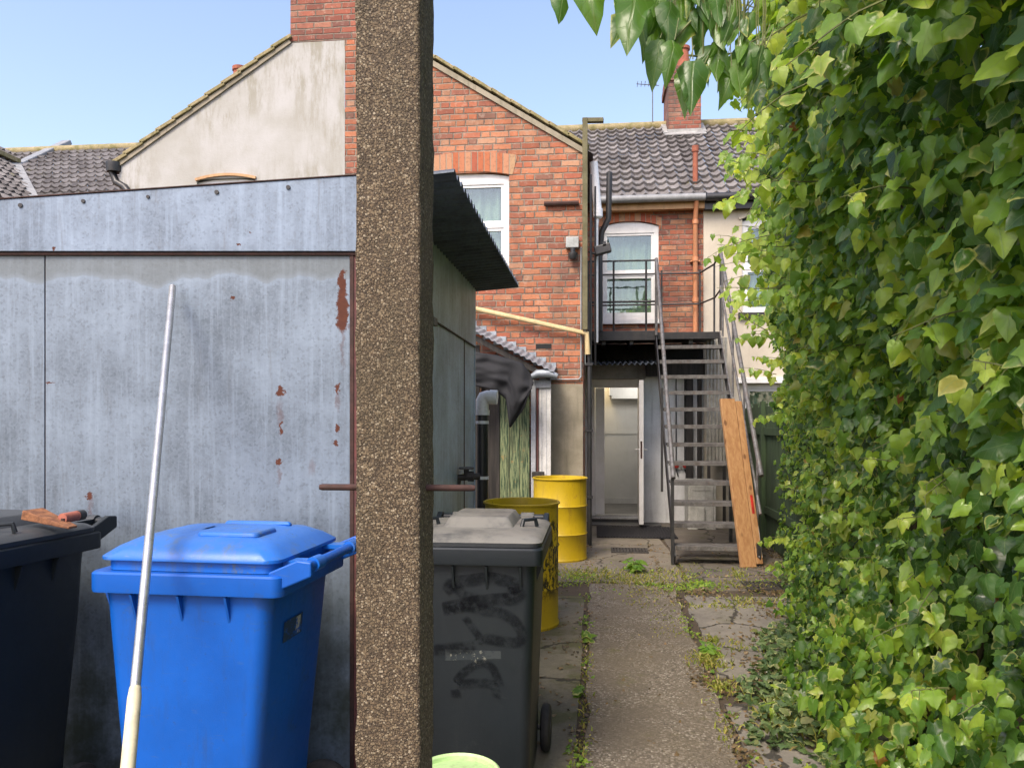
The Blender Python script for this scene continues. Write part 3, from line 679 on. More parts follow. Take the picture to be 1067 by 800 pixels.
# cement patch and conduit low on the gable
mb = MB(); cb = atY(608, 400, GY).z; mb.box(atY(556,400,GY).x, RX-.002, GY-.018, GY+.001, 0, cb); mb.build('cement_patch', M['cement'], brick)
g = MB(); z1_ = atY(600,397,GY).z+.02; xx = atY(605.5,400,GY).x
g.tube([(atY(562,400,GY).x, GY-.03, z1_), (xx-.03, GY-.03, z1_), (xx, GY-.03, z1_+.03), (xx, GY-.03, atY(605,258,GY).z)], .011, 8); g.build('conduit', M['greypipe'], brick, smooth=True)
g = MB(); pa = atY(494, 321.5, GY-.09); pb = atY(611.5, 347.5, GY-.09); g.tube([pa+(pa-pb)*.5, pb, pb+Vector((.01,0,-.25))], .034, 12); g.build('gas_pipe', M['gas'], brick, smooth=True)
g = MB(); pa = atY(567, 212.5, GY-.04); g.tube([pa, (RX-.05, GY-.04, pa.z+.0)], .028, 8); g.build('old_pipe_stub', M['rusty'], brick, smooth=True)
g = MB(); pa = atY(566, 361, GY); g.box(pa.x-.09, pa.x+.1, GY-.004, GY+.01, pa.z-.028, pa.z+.028); g.build('air_vent', M['dark'], brick)
# pipework round the wing's corner
g = MB(); xx = atY(612.5, 400, GY).x+.02
g.tube([(xx, GY-.0, 0), (xx, GY, 2.95)], .028, 12); g.tube([(xx+.015, GY+.05, 2.2), (xx+.015, GY+.05, 4.5)], .014, 8); g.tube([(xx+.07, GY+.2, 2.2), (xx+.07, GY+.2, 4.4)], .012, 8)
for z_ in (.6, 1.4, 2.2): g.box(xx-.05, xx+.04, GY-.035, GY+.03, z_-.015, z_+.015)
g.build('waste_pipe', M['black_pl'], brick, smooth=40)
pA = atY(618.5, 172, GY+.25); pB = atY(623, 222, GY+.25)
g = MB(); g.tube([pA+Vector((0,0,.03)), pB], .052, 14); g.lathe(pB+Vector((0,0,-.05)), [(.052,.1),(.06,.1),(.06,.0),(.04,-.02)], 14); g.tube([pB, pB+Vector((-.02,0,-.15)), pB+Vector((-.02,0,-1.6))], .026, 12); g.build('grey_soil_pipe', M['whitepipe'], brick, smooth=40)
Yp = GY+1.0; pts = [atY(635, 180, Yp), atY(634, 228, Yp), atY(627, 242, Yp), atY(625, 262, Yp), atY(625, 345, Yp)]
g = MB(); g.tube(pts, .04, 14); g.build('black_flue_pipe', M['black_pl'], brick, smooth=True)

# mossy post with a short arm
pst = thing('yard_post', 'tall mossy timber post with a short bracket arm at the corner of the brick gable', 'post', (atY(609.5,400,GY-.1).x, GY-.1, 0))
b0 = atY(609.5, 124, GY-.1)
g = MB(); g.box(b0.x-.03, b0.x+.032, GY-.15, GY-.09, 2.6, b0.z); g.build('shaft', M['mosspost'], pst, bevel=.006)
g = MB(); g.bar(b0+Vector((-.03,0,-.02)), b0+Vector((.22,-.02,-.035)), .07, .05); g.build('bracket', M['mosspost'], pst, bevel=.006)
# junction box & camera, floodlight
jb = atY(597, 253, GY-.06)
o = thing('junction_box', 'grey square box with a small black security camera beneath it on the brick gable corner', 'electrical box', jb)
g = MB(); g.box(jb.x-.085, jb.x+.07, jb.y-.04, jb.y+.06, jb.z-.065, jb.z+.065); g.build('box', M['grey_box'], o, bevel=.008)
g = MB(); g.lathe(jb+Vector((0,-.03,-.17)), [(.001,-.05),(.04,-.035),(.055,0),(.055,.04),(.03,.05),(.03,.1)], 20); g.build('camera_dome', M['black_pl'], o, smooth=40)
fl = atY(628, 260, GY+.12)
o = thing('floodlight', 'small black floodlight bracketed out beside the pipes at the gable corner', 'floodlight', fl)
g = MB(); g.obox(fl, Vector((1,0,.25)).normalized(), (0,1,0), Vector((-.25,0,1)).normalized(), .10, .05, .055); g.build('lamp_head', M['black'], o, bevel=.012)
g = MB(); g.tube([fl+Vector((0,0,0)), fl+Vector((-.1,0,-.05)), fl+Vector((-.17,-.0,-.02))], .014, 8); g.obox(fl+Vector((.02,-.03,.06)), (1,0,.2), (0,1,0), (0,0,1), .02, .02, .03); g.build('bracket', M['black'], o, smooth=40)

# ------------------------------------------------------------------ rendered house (left half of the gable)
rend = thing('rendered_house', 'pale rendered gable house with dark algae streaks left of the brick gable', 'house', (AX, GY, 0))
mb = MB(); vx0, vx1 = atY(205, 186, GY).x, atY(266, 186, GY).x; vz1 = atY(235, 181.5, GY).z
zl = lambda x: EZ+(x-LX)*(6.265-EZ)/(-3.78-LX)
wallY(mb, LX, -3.078, 0, EZ, GY, [(vx0, vx1, vz1-1.3, vz1-.05)])
mb.quad((LX,GY,EZ),(-3.078,GY,EZ),(-3.078,GY,6.262),(-3.78,GY,6.262)); mb.quad((LX,GY,0),(LX,GY,EZ),(LX,11.6,EZ),(LX,11.6,0))
mb.build('rendered_wall', M['render'], rend)
window(rend, vx0, vx1, vz1-1.3, vz1-.05, GY+.05, arch=.03)
a = MB(); n = 10; xm = (vx0+vx1)/2; hw = (vx1-vx0)/2
for i in range(n):
    t0 = -1.03+2.06*i/n; t1 = -1.03+2.06*(i+1)/n; b = lambda t: vz1-.01-.05*t*t
    a.bar((xm+hw*t0, GY-.012, b(t0)), (xm+hw*t1, GY-.012, b(t1)), .026, .032)
a.build('window_arch', M['soffit'], rend)
v = MB(); x = LX-.12; nst = 11; sl = (6.265-EZ)/(-3.78-LX); dx = (-3.78-x)/nst
for i in range(nst):
    cx_ = x+(i+.5)*dx; v.obox((cx_, GY+.02, zl(cx_)+.075), Vector((1,0,sl-.1)).normalized(), (0,1,0), Vector((-(sl-.1),0,1)).normalized(), dx/2*1.16+.02, .07, .022)
v.build('verge_tile', M['moss_tile'], rend, bevel=.006)
v = MB(); v.bar((LX-.05,GY-.01,zl(LX-.05)+.012), (-3.78,GY-.01,zl(-3.78)+.012), .03, .05); v.build('verge_mortar', M['cement'], rend)
rt = MB(); rt.quad((LX-.12,GY+.09,zl(LX-.12)+.05),(-3.79,GY+.09,zl(-3.79)+.05),(-3.79,15,zl(-3.79)+.05),(LX-.12,15,zl(LX-.12)+.05)); rt.build('wing_roof', M['tile'], rend)
tiles('roof', (-7.9, EY, EZ2), (4.9, 0, 0), vv, M['tile'], rend)
g = MB(); g.tube([(-7.9, RYY, RZ+.02), (AX-.01, RYY, RZ+.02)], .09, 12); g.build('ridge_tile', M['moss_tile'], rend, smooth=True)
pt = atY(250, 82, 13.0); p = MB(); p.lathe((pt.x, 13.0, pt.z-.25), [(.12,0),(.115,.3),(.11,.36),(.13,.38),(.13,.44),(.09,.44)], 20); p.build('chimney_pot', M['rust_pipe'], rend, smooth=40)
p = MB(); p.tube([atY(118,180,GY+.0)+Vector((-.05,0,.1)), atY(121,190,GY), atY(130,195,GY-.03), atY(134,200,GY-.05), atY(134,240,GY-.05)], .045, 10); p.lathe(atY(119,178,GY), [(.09,-.02),(.1,.06),(.1,.1),(.06,.1)], 14)
p.build('downpipe', M['black_pl'], rend, smooth=40)

# ------------------------------------------------------------------ far left terrace roof
left = thing('terraced_house', 'low tiled roof with a lead valley at the far left behind the metal shed', 'house', (-11, 12, 0))
tiles('roof', (-15.5, EY, EZ2), (7.57, 0, 0), vv, M['tile'], left)
g = MB(); g.tube([(-15.5, RYY, RZ+.02), (-7.93, RYY, RZ+.02)], .09, 12); g.build('ridge_tile', M['moss_tile'], left, smooth=True)
mb = MB(); mb.box(-15.5, -7.93, MY, 18, 0, EZ2-.1); mb.build('wall', M['brick2'], left)
def onroof(px, py):                                   # pixel ray meets the main roof plane
    r = ray(px, py); k = (RZ-EZ2)/(RYY-EY); s_ = (EZ2-k*EY-CH)/(r.z-k*r.y); return Vector((0,0,CH))+r*s_
A = onroof(35, 210); B = onroof(17, 175); C_ = onroof(70, 151)
g = MB(); g.bar(B+Vector((0,0,.03)), C_+Vector((0,0,.05)), .22, .10); g.build('hip_capping', M['greypipe'], left, bevel=.02)
k = (B.z-A.z)/(A.x-B.x); k = max(.3, min(.9, k))
ap = A+(A-B)*.35
tiles('wing_roof', (ap.x, 9.5, ap.z+.03), (0, 5.2, 0), (-3.2, 0, 3.2*k), M['tile'], left)
g = MB(); g.bar(A+(A-B)*.3+Vector((0,-.02,.07)), B+Vector((0,-.02,.09)), .16, .05); g.build('valley_flashing', M['lead'], left)
g = MB(); g.bar((B.x,9.5,B.z+.12),(B.x,B.y,B.z+.12),.2,.08); g.build('ridge_tile', M['moss_tile'], left)

# ------------------------------------------------------------------ cream house (right)
cream = thing('cream_house', 'cream rendered house half hidden by the ivy right of the brick house', 'house', (4, MY, 0))
c0 = atY(773, 270, MY).x; cz0 = atY(790, 326, MY).z; cz1 = atY(790, 226, MY).z
g0 = atY(775, 400, MY).x; gz1 = atY(790, 400, MY).z
mb = MB(); mb.quad((BX+.002,MY-.03,0),(BX+.002,MY-.03,EZ),(BX+.002,MY+.1,EZ),(BX+.002,MY+.1,0)); wallY(mb, BX+.002, 8.5, 0, EZ, MY-.03, [(c0, c0+.95, cz0, cz1), (g0, g0+.95, 1.0, gz1)]); mb.build('rendered_wall', M['cream'], cream)
window(cream, c0, c0+.95, cz0, cz1, MY+.02, arch=.06, curtain='curtain')
window(cream, g0, g0+.95, 1.0, gz1, MY+.02, arch=.0, curtain='curtain')
s = MB(); s.box(c0-.06, c0+1.0, MY-.09, MY+.03, cz0-.08, cz0-.002); s.build('window_sill', M['black'], cream)
s = MB(); s.box(g0-.12, g0+1.1, MY-.12, MY-.031, gz1+.005, gz1+.09); s.build('window_head', M['upvc'], cream, bevel=.006)
s = MB(); s.bar((c0-.05,MY-.04,cz1-.03),(c0+.3,MY-.04,cz1+.09),.03,.03); s.bar((c0+.3,MY-.04,cz1+.09),(c0+.65,MY-.04,cz1+.09),.03,.03); s.bar((c0+.65,MY-.04,cz1+.09),(c0+1.0,MY-.04,cz1-.03),.03,.03); s.build('window_arch', M['cream'], cream)
tiles('roof', (BX-.012, EY, EZ2+.003), (6.6, 0, 0), vv, M['tile'], cream)
g = MB(); g.tube([(BX+.01, EY-.05, EZ2-.035), (8.2, EY-.05, EZ2-.035)], .058, 14); g.box(BX+.005, 8.2, EY+.02, EY+.05, EZ2-.19, EZ2-.02); g.quad((BX,EY+.05,EZ2-.18),(8.2,EY+.05,EZ2-.18),(8.2,MY,EZ2-.18),(BX,MY,EZ2-.18)); g.build('gutter', M['black_pl'], cream, smooth=40)
g = MB(); g.tube([(BX+.01, RYY, RZ+.02), (8.2, RYY, RZ+.02)], .09, 12); g.build('ridge_tile', M['moss_tile'], cream, smooth=True)
# TV aerial
ae = atY(680, 132, 14.6); o = thing('tv_aerial', 'thin television aerial standing on the ridge left of the rear chimney', 'aerial', ae)
g = MB(); tp = atY(680, 88, 14.6); g.tube([ae, tp], .010, 6); g.build('mast', M['steel'], o)
g = MB(); g.tube([tp+Vector((-.3,0,.02)), tp+Vector((.12,0,-.03))], .007, 6)
for i in range(6): xx = -.28+i*.07; g.tube([tp+Vector((xx,-.12,.015)), tp+Vector((xx,.12,.015))], .004, 5); g.tube([tp+Vector((xx,0,-.03)), tp+Vector((xx,0,.06))], .004, 5)
g.build('boom', M['steel'], o)
# switches on the white wall
for i, px_ in enumerate((704.5, 713.5)):
    p = atY(px_, 485, MY-.04); o = thing('isolator_switch', 'red rotary switch on grey box behind the stairs, '+('left one of the pair' if i == 0 else 'right one of the pair'), 'switch', p, group='switches on the white wall')
    g = MB(); g.box(p.x-.055, p.x+.055, p.y-.03, p.y+.018, p.z-.055, p.z+.07); g.build('box', M['grey_box'], o, bevel=.006)
    g = MB(); g.lathe((p.x, p.y-.03, p.z), [(.036,0),(.036,-.012),(.03,-.018)], 20, 'Y'); g.box(p.x-.008, p.x+.008, p.y-.07, p.y-.045, p.z-.03, p.z+.03); g.build('knob', M['red_plastic'], o)
    g = MB(); g.tube([(p.x, p.y, p.z+.07), (p.x, p.y, 2.2)], .009, 6); g.tube([(p.x,p.y,p.z-.05),(p.x+.03,p.y,p.z-.16)], .009, 6); g.build('cable', M['black_pl'], o)
p0 = atY(716, 560, 11.0); p1 = atY(745, 500, 11.0)
cb_ = thing('metal_cabinet', 'dirty white cabinet standing behind the lower treads of the fire escape', 'cabinet', ((p0.x+p1.x)/2, 11.0, 0))
g = MB(); g.box(p0.x, p1.x, 10.9, 11.3, .0, p1.z); g.build('body', M['cabinet'], cb_, bevel=.01)
g = MB(); g.box(p0.x+.03, p1.x-.04, 10.885, 10.902, .08, p1.z-.08); g.box(p0.x+.12,p1.x-.16,10.85,10.886,.03,.32); g.box(p0.x+.06,p1.x-.06,10.878,10.886,p1.z-.14,p1.z-.12); g.build('door', M['cabinet'], cb_, bevel=.004)
q0 = atY(736, 340, 11.3).x; q1 = atY(758, 340, 11.3).x
cs = thing('corrugated_panel', 'tall pale corrugated sheet standing upright behind the stairs', 'metal sheet', ((q0+q1)/2, 11.3, 0))
g = MB(); corr(g, (q0, 11.3, .9), (q1-q0, 0, 0), (0, 0, 1.82), pitch=.05, amp=.012); g.build('sheet', M['corrpale'], cs, smooth=50)
g = MB(); g.box(q0+.02, q0+.06, 11.31, 11.35, 0, .95); g.box(q1-.06, q1-.02, 11.31, 11.35, 0, .95); g.build('support', M['darkwood'], cs)

# ------------------------------------------------------------------ fire escape
fe = thing('fire_escape', 'grey steel fire escape stair with open treads and a railed platform', 'staircase', (1.26, 9.4, 0))
Y0, r_, g_ = 8.16, .21, .2; SX0, SX1 = .85, 1.70; NT_ = 12; LZ = r_*(NT_+1); LY = Y0+NT_*g_-.02
for k in range(NT_):
    z = r_*(k+1); y = Y0+k*g_
    m = MB(); m.box(SX0+.012, SX1-.012, y, y+.23, z-.006, z); m.box(SX0+.012, SX1-.012, y-.004, y+.006, z-.045, z+.002); m.box(SX0+.012, SX1-.012, y+.22, y+.231, z-.035, z)
    m.build('tread', M['tread'], fe, bevel=.002)
for x in (SX0, SX1):
    m = MB(); m.bar((x, Y0+.02, .0+.05), (x, LY+.12, LZ-.06), .012, .18); m.build('stringer', M['black'] if x == SX0 else M['steel'], fe)
sl = Vector((0, g_, r_))
def rail(x, h, mat='steel', r=.021, ext=0, a0=-.1, a1=None):
    pa = Vector((x, Y0+a0, r_+h+(a0)*r_/g_)); pb = Vector((x, LY, LZ+h)); return pa, pb
m = MB(); pa, pb = rail(SX0, .95); pa = Vector((SX0-.02, Y0-.05, .92)); pb = Vector((SX0, LY, LZ+.98)); m.tube([pa, pb], .024, 10); m.tube([pb, (SX0, LY, LZ-.05)], .02, 8); m.build('handrail', M['steel'], fe, smooth=40)
m = MB(); m.box(SX0-.04, SX0-.01, Y0-.03, Y0+.02, .016, .93); m.build('newel_post', M['black'], fe)
m = MB(); m.box(SX0-.07, SX0-.045, 9.0, 9.04, 0.7, 1.9); m.build('brace', M['black'], fe)
m = MB(); pa = Vector((SX1+.02, Y0-.05, .95)); pb = Vector((SX1, LY, LZ+1.05)); m.tube([pa, pb], .026, 10); m.build('handrail', M['steel'], fe, smooth=40)
m = MB(); m.tube([pa+Vector((0,.04,-.4)), pb+Vector((0,0,-.45))], .016, 8); m.build('mid_rail', M['steel'], fe, smooth=40)
for t in (.08, .36, .64, .93):
    m = MB(); c = pa.lerp(pb, t); m.tube([c, c-Vector((0,0,.95 if t > .1 else .93))], .014, 8); m.build('baluster', M['steel'], fe, smooth=40)
m = MB(); m.box(SX1-.02, SX1+.02, Y0-.03, Y0+.02, .016, .25); m.build('support_post', M['black'], fe); m = MB(); m.box(SX1-.02, SX1+.02, 9.75, 9.8, .016, 1.75); m.build('support_post', M['black'], fe)
# platform
m = MB(); m.box(RX+.01, SX1+.02, LY+.1, MY-.03, LZ-.05, LZ-.01); m.build('platform', M['black'], fe)
m = MB(); m.box(RX+.005, SX0-.01, LY+.06, LY+.095, LZ-.11, LZ+.02); m.box(SX0+.01, SX1-.01, LY+.06, LY+.095, LZ-.10, LZ-.005); m.build('edge_beam', M['black'], fe, bevel=.004)
m = MB()
for x in (.12, .5, .9, 1.3): m.box(x, x+.05, LY+.12, MY-.04, LZ-.16, LZ-.052)
m.build('joist', M['black'], fe)
yf = LY+.08; yb = MY-.16
m = MB(); m.tube([(RX+.04, yf, LZ+.98), (SX0, yf, LZ+.98)], .013, 8); m.build('front_top_rail', M['black'], fe)
m = MB(); m.tube([(RX+.04, yf, LZ+.42), (SX0, yf, LZ+.42)], .015, 8); m.build('front_mid_rail', M['black'], fe)
for x in (.28, .72, RX+.05):
    m = MB(); m.tube([(x, yf, LZ-.0), (x, yf, LZ+.98)], .014, 8); m.build('post', M['black'], fe)
m = MB(); m.tube([(RX+.04, yb, LZ+.95), (1.55, yb, LZ+.95), (SX1, yf+.45, LZ+1.0), (SX1, LY, LZ+1.05)], .014, 8); m.build('back_top_rail', M['black'], fe)
m = MB(); m.tube([(RX+.04, yb, LZ+.50), (1.55, yb, LZ+.50), (SX1, yf+.4, LZ+.52), (SX1,LY,LZ+.55)], .013, 8); m.build('back_mid_rail', M['black'], fe)
for x, y in ((1.55, yb), (1.0, yb), (SX1, yf+.45), (SX1, LY)):
    m = MB(); m.tube([(x, y, LZ-.0), (x, y, LZ+1.0)], .014, 8); m.build('post', M['black'], fe)

# ------------------------------------------------------------------ leaning plank
b = atZ(773, 591, .018); b1 = atZ(789, 581, .018)
top0 = atY(751, 415, b.y+.50)
pk = thing('wooden_beam', 'orange stained timber boards leaning against the foot of the fire escape', 'timber', b)
dirv = (top0-b); Lp = dirv.length; dirv.normalize(); sidev = Vector((.96, .28, 0)); sidev = (sidev-dirv*sidev.dot(dirv)).normalized(); nv = sidev.cross(dirv)
if nv.y > 0: nv = -nv
def pl(off, wd, t0, t1, thick, mat, name, nof=0):
    m = MB(); c0 = b+sidev*off+nv*nof
    m.obox(c0+dirv*((t0+t1)/2)+sidev*wd/2-nv*thick/2, sidev, nv, dirv, wd/2, thick/2, (t1-t0)/2); return m.build(name, mat, pk, bevel=.004)
pl(0, .165, 0.0, Lp, .045, M['plank'], 'board')
pl(.169, .07, .03, Lp*.985, .085, M['plank'], 'board', .004)
o = pl(.2395, .004, .1, .42, .05, M['paint_white'], 'paint_mark'); 
o = pl(.19, .03, .55, .75, .012, M['red_plastic'], 'paint_mark', .007)
m = MB(); m.obox(b+sidev*.1+Vector((0,.14,.09)), (1,0,0), (0,1,0), (0,0,1), .09, .05, .075); m.build('end_block', M['dark'], pk)

# ------------------------------------------------------------------ mat, grates
m0 = atZ(622, 560, .02); m1 = atZ(706, 545, .02)
mt = MB(); y0, y1 = 9.95, 11.0; xa = atZ(622,560,.02).x; xb = atZ(706,560,.02).x
mt.box(xa, xb, y0, y1, .017, .027)
for i in range(26): xx = xa+.03+i*(xb-xa-.06)/25; mt.box(xx-.008, xx+.008, y0+.02, y1-.02, .0265, .034)
tag(mt.build('door_mat', M['mat'], origin=((xa+xb)/2,(y0+y1)/2,.017)), 'black ribbed rubber mat on the paving in front of the open door', 'door mat')
def grate(x0, x1, y0, y1, label, cells=14):
    g = thing('drain_grate', label, 'drain cover', ((x0+x1)/2, (y0+y1)/2, .016))
    f = MB(); z0, z1 = .016, .030
    f.box(x0, x1, y0, y0+.025, z0, z1); f.box(x0, x1, y1-.025, y1, z0, z1); f.box(x0, x0+.025, y0+.025, y1-.025, z0, z1); f.box(x1-.025, x1, y0+.025, y1-.025, z0, z1)
    f.build('frame', M['iron'], g)
    b = MB(); 
    for i in range(cells): xx = x0+.03+(i+.5)*(x1-x0-.06)/cells; b.box(xx-.011, xx+.011, y0+.025, y1-.025, z0+.004, z1-.002)
    b.box(x0+.025, x1-.025, (y0+y1)/2-.012, (y0+y1)/2+.012, z0+.004, z1-.001); b.build('bars', M['iron'], g)
    d = MB(); d.box(x0+.025, x1-.025, y0+.025, y1-.025, .0165, .0185); d.build('drain_pit', M['dark'], g)
grate(1.36, 1.98, 6.98, 7.32, 'iron drain grate with two rows of slots set in the paving beside the ivy')
pA = atZ(637, 575, .017); grate(pA.x, pA.x+.42, pA.y-.05, pA.y+.26, 'dark square drain cover in the paving in front of the door mat', 10)

# ------------------------------------------------------------------ lean-to with tarpaulin
ly = 8.87
lt = thing('lean_to', 'ramshackle green boarded lean-to with sloping corrugated roof against the brick gable', 'lean-to', (-1.0, 9.0, 0))
ra = atY(480, 338, ly); rb = atY(577.5, 389, ly)
m = MB(); dv_ = rb-ra; corr(m, (ra.x, 8.72, ra.z), (dv_.x, 0, dv_.z), (0, GY-8.72-.01, .10), pitch=.076, amp=.008)
m.build('corrugated_roof', M['corr'], lt, smooth=50)
m = MB(); m.bar(ra+Vector((0,-.07,-.07)), rb+Vector((-.04,-.07,-.06)), .04, .06); m.bar(ra+Vector((0,-.05,-.22)), rb+Vector((-.3,-.05,-.2)), .04, .05); m.build('fascia_board', M['darkwood'], lt)
# stepped flashing on the brick
m = MB()
for i in range(9):
    t = (i+.4)/9; p = ra.lerp(rb, t); m.box(p.x-.08, p.x+.075, GY-.012, GY-.001, p.z+.02, p.z+.12)
m.build('stepped_flashing', M['corr'], lt)
g0x, g1x = atY(521, 450, ly).x, atY(552, 450, ly).x
m = MB(); nb = 3
for i in range(nb): a_ = g0x+(g1x-g0x)*i/nb; m.box(a_+.002, a_+(g1x-g0x)/nb-.002, ly-.02, ly+.005, .05, atY(535,385,ly).z)
m.build('green_board', M['greenboard'], lt, bevel=.003)
xa = atY(500,450,ly).x; m = MB(); m.box(xa, g0x-.03, ly+.12, ly+.14, .05, 2.3); m.box(xa-.5, xa-.004, ly-.0, ly+.03, .05, 2.4); m.box(g0x-.028, g0x-.003, ly-.03, ly+.14, .05, 2.25); m.build('dark_infill', M['darkwood'], lt)  # recessed dark board added in place of the dark void beside the green boards
m = MB(); xa = atY(553.5,450,ly).x; m.box(xa, xa+.055, ly-.03, ly+.03, .02, atY(556,396,ly).z); m.build('corner_post', M['hood'], lt, bevel=.004)
xb = atY(559.5,450,ly).x; xc = atY(574,450,ly).x
m = MB(); m.box(xb+.02, xc, ly-.0, ly+.05, .05, atY(566,404,ly).z); wd_ = m.build('door', M['paint_white'], lt, bevel=.004)
m = MB(); m.box(xb+.018+.035, xb+.024+.035, ly-.006, ly, .1, atY(566,406,ly).z); m.box(xb+.018+.09, xb+.023+.09, ly-.006, ly, .1, atY(566,406,ly).z); m.build('board_joint', M['hood'], wd_)
m = MB(); m.box(xb-.003, xb+.018, ly-.02, ly+.04, .02, atY(566,402,ly).z); m.build('door_post', M['trimred'], lt)
m = MB(); m.box(xa-.0, xc, ly-.025, ly-.002, atY(566,404,ly).z, atY(566,399,ly).z+.03); m.build('door_head', M['hood'], lt)
m = MB(); m.tube([atY(553,393,ly-.1), atY(560,389.5,ly-.1), atY(572,389,ly-.1), atY(581,392,ly-.1)], [.03,.05,.05,.03], 10); m.build('ridge_coping', M['corr'], lt, smooth=True)
m = MB(); pz = atY(562,497,ly-.1).z; m.box(xb-.05, xb+.09, ly-.14, ly-.03, pz, pz+.06); m.build('bracket_shelf', M['darkwood'], lt)
m = MB(); m.box(-3.0, ra.x+.05, 8.0, GY-.02, 0, .02); m.box(-2.6, -1.5, 9.1, 9.2, 0, 2.4); m.build('back_board', M['darkwood'], lt)
# tarpaulin: ruffled sheet sagging from the fascia, with a hanging corner
def tarpmesh():
    Ytp = 8.55
    outline_top = [(478,362),(492,366),(505,368),(518,370),(532,374),(544,378),(552,388),(556,399)]
    outline_bot = [(478,398),(492,401),(505,404),(518,408),(527,416),(531,447),(544,428),(552,410)]
    n = 8; m_ = 12; vs = []; fs = []
    def lerp2(a, t):
        t *= len(a)-1; i = min(int(t), len(a)-2); f = t-i; return (a[i][0]*(1-f)+a[i+1][0]*f, a[i][1]*(1-f)+a[i+1][1]*f)
    NU = 44; NV = 20
    for i in range(NU+1):
        tp_ = lerp2(outline_top, i/NU); bt = lerp2(outline_bot, i/NU)
        for j in range(NV+1):
            v = j/NV; x = tp_[0]*(1-v)+bt[0]*v; y = tp_[1]*(1-v)+bt[1]*v
            dep = Ytp-.05*math.sin(v*math.pi*.8)+.022*math.sin(i*.5+v*3)*v+.018*mnoise.noise(Vector((i*.12,v*6+i*.05,0)))*2
            vs.append(atY(x, y, dep))
    for i in range(NU):
        for j in range(NV):
            a = i*(NV+1)+j; fs.append((a, a+1, a+NV+2, a+NV+1))
    mb = MB(); mb.add(vs, fs); return mb
tb = tarpmesh().build('tarpaulin', M['tarp'], smooth='all', origin=(-1.1, 8.5, 2))
sm = tb.modifiers.new('solid', 'SOLIDIFY'); sm.thickness = .008
tag(tb, 'black tarpaulin sheet sagging from the lean-to roof edge with a drooping corner', 'tarpaulin')
# ------------------------------------------------------------------ METAL SHED (front plane at depth 3.225)
SD = 3.225; WX = -.908
fr = Vector((WX, 0, 0)); rr = ray(0, 440)
# corner: point of the front plane with world X = WX
lat = (WX+SD*ST)/CT; FR = LD(lat, SD); FLl = -4.6
shed = thing('metal_shed', 'blue grey galvanised metal shed with rust marks and an overhanging corrugated roof', 'shed', tuple(FR), TH)
BY = 5.86
def zroof(l): return CH+(HY-(210+(185-210)*(l*F/SD+CX)/372))/F*SD       # height of the top edge by lateral position
lx = lambda px: (px-CX)/F*SD
zz = lambda py: CH+(HY-py)/F*SD
loc = lambda px: lx(px)-lat                       # local x in the shed frame
spots = [(loc(357), zz(322), .026, .11, 0), (loc(356), zz(296), .018, .05, 0), (loc(357), zz(285), .014,.02,0), (loc(357), zz(362), .010, .12, .45), (loc(292), zz(408), .020, .024, 0), (loc(292), zz(432), .016, .07, .5),
         (loc(293), zz(447), .006,.03,0), (loc(291), zz(482), .014, .014, 0), (loc(291), zz(496), .012, .05, .5), (loc(352), zz(405), .010, .022, 0), (loc(352), zz(418), .01, .05, .5), (loc(351), zz(447), .008, .016, 0), (loc(350), zz(461), .012, .012, 0),
         (loc(93), zz(517), .014, .014, 0), (loc(94), zz(530), .014, .06, .5), (loc(52), zz(398), .018, .004, 0), (loc(241), zz(311), .010, .008, 0), (loc(325), zz(486), .02, .04, .35)]
M['galv'] = galv('galvanised_sheet', (.178,.222,.272), spots, topz=zz(272))
M['galvf'] = galv('galvanised_fascia', (.18,.228,.29), [(loc(264), zz(243), .005,.005,0), (loc(250), zz(258), .012,.005,0), (loc(60), zz(260), .008,.006,0)], None, green=False)
M['galvs'] = galv('galvanised_side', (.36,.44,.54), [(1.95,1.6,.012,.5,.5),(1.0,1.0,.02,.3,.5)], None, axis='y', green=False)  # coloured lighter than the front to make up for a side without sun
def sheet_front(pxa, pxb, off, za, zb_, name, mat, zbr=None, th=.01, bevel=.002):
    m = MB(); la, lb = lx(pxa), lx(pxb)
    z1a = za(la) if callable(za) else za; z1b = za(lb) if callable(za) else za
    vs = [LD(la,SD-off,zb_), LD(lb,SD-off,zb_), LD(lb,SD-off,z1b), LD(la,SD-off,z1a), LD(la,SD-off+th,zb_), LD(lb,SD-off+th,zb_), LD(lb,SD-off+th,z1b), LD(la,SD-off+th,z1a)]
    m.add(vs, [(0,1,2,3),(7,6,5,4),(0,4,5,1),(1,5,6,2),(2,6,7,3),(3,7,4,0)]); return m.build(name, mat, shed, bevel=bevel)
pr = lat*F/SD+CX
for (a, b) in ((-600,-284),(-282,46.2),(47.4,364.6)):
    sheet_front(a, b, 0, zz(266), 0.0, 'front_sheet', M['galv'])
sheet_front(366, pr, .004, zz(266), 0.0, 'corner_strip', M['trimred'])
sheet_front(364.8, 369, .008, zz(266), 0.0, 'seam_strip', M['rusty'], th=.006)
sheet_front(46.4, 47.2, -.004, zz(266), 0.0, 'seam_strip', M['rusty'], th=.006)
sheet_front(-600, pr+1, .022, zroof, zz(263), 'fascia_sheet', M['galvf'], th=.03)
sheet_front(-600, pr+1, .013, zz(263.2), zz(266.5), 'rusty_angle', M['rusty'], th=.02)
m = MB(); m.bar(LD(lx(-600), SD-.012, zroof(lx(-600))+.004), LD(lat, SD-.012, zroof(lat)+.004), .03, .004); m.build('roof_edge', M['rusty'], shed)
for px_, s_ in ((25,1),(90,.9),(157,.8),(228,1),(302,1)):
    l = lx(px_); z = zroof(l)-.03
    m = MB(); c = LD(l, SD-.026, z); m.tube([c-CDIR*.001, c+CDIR*.02], [.009*s_, .012*s_], 10); m.build('roof_fixing', M['black'], shed, smooth=40)
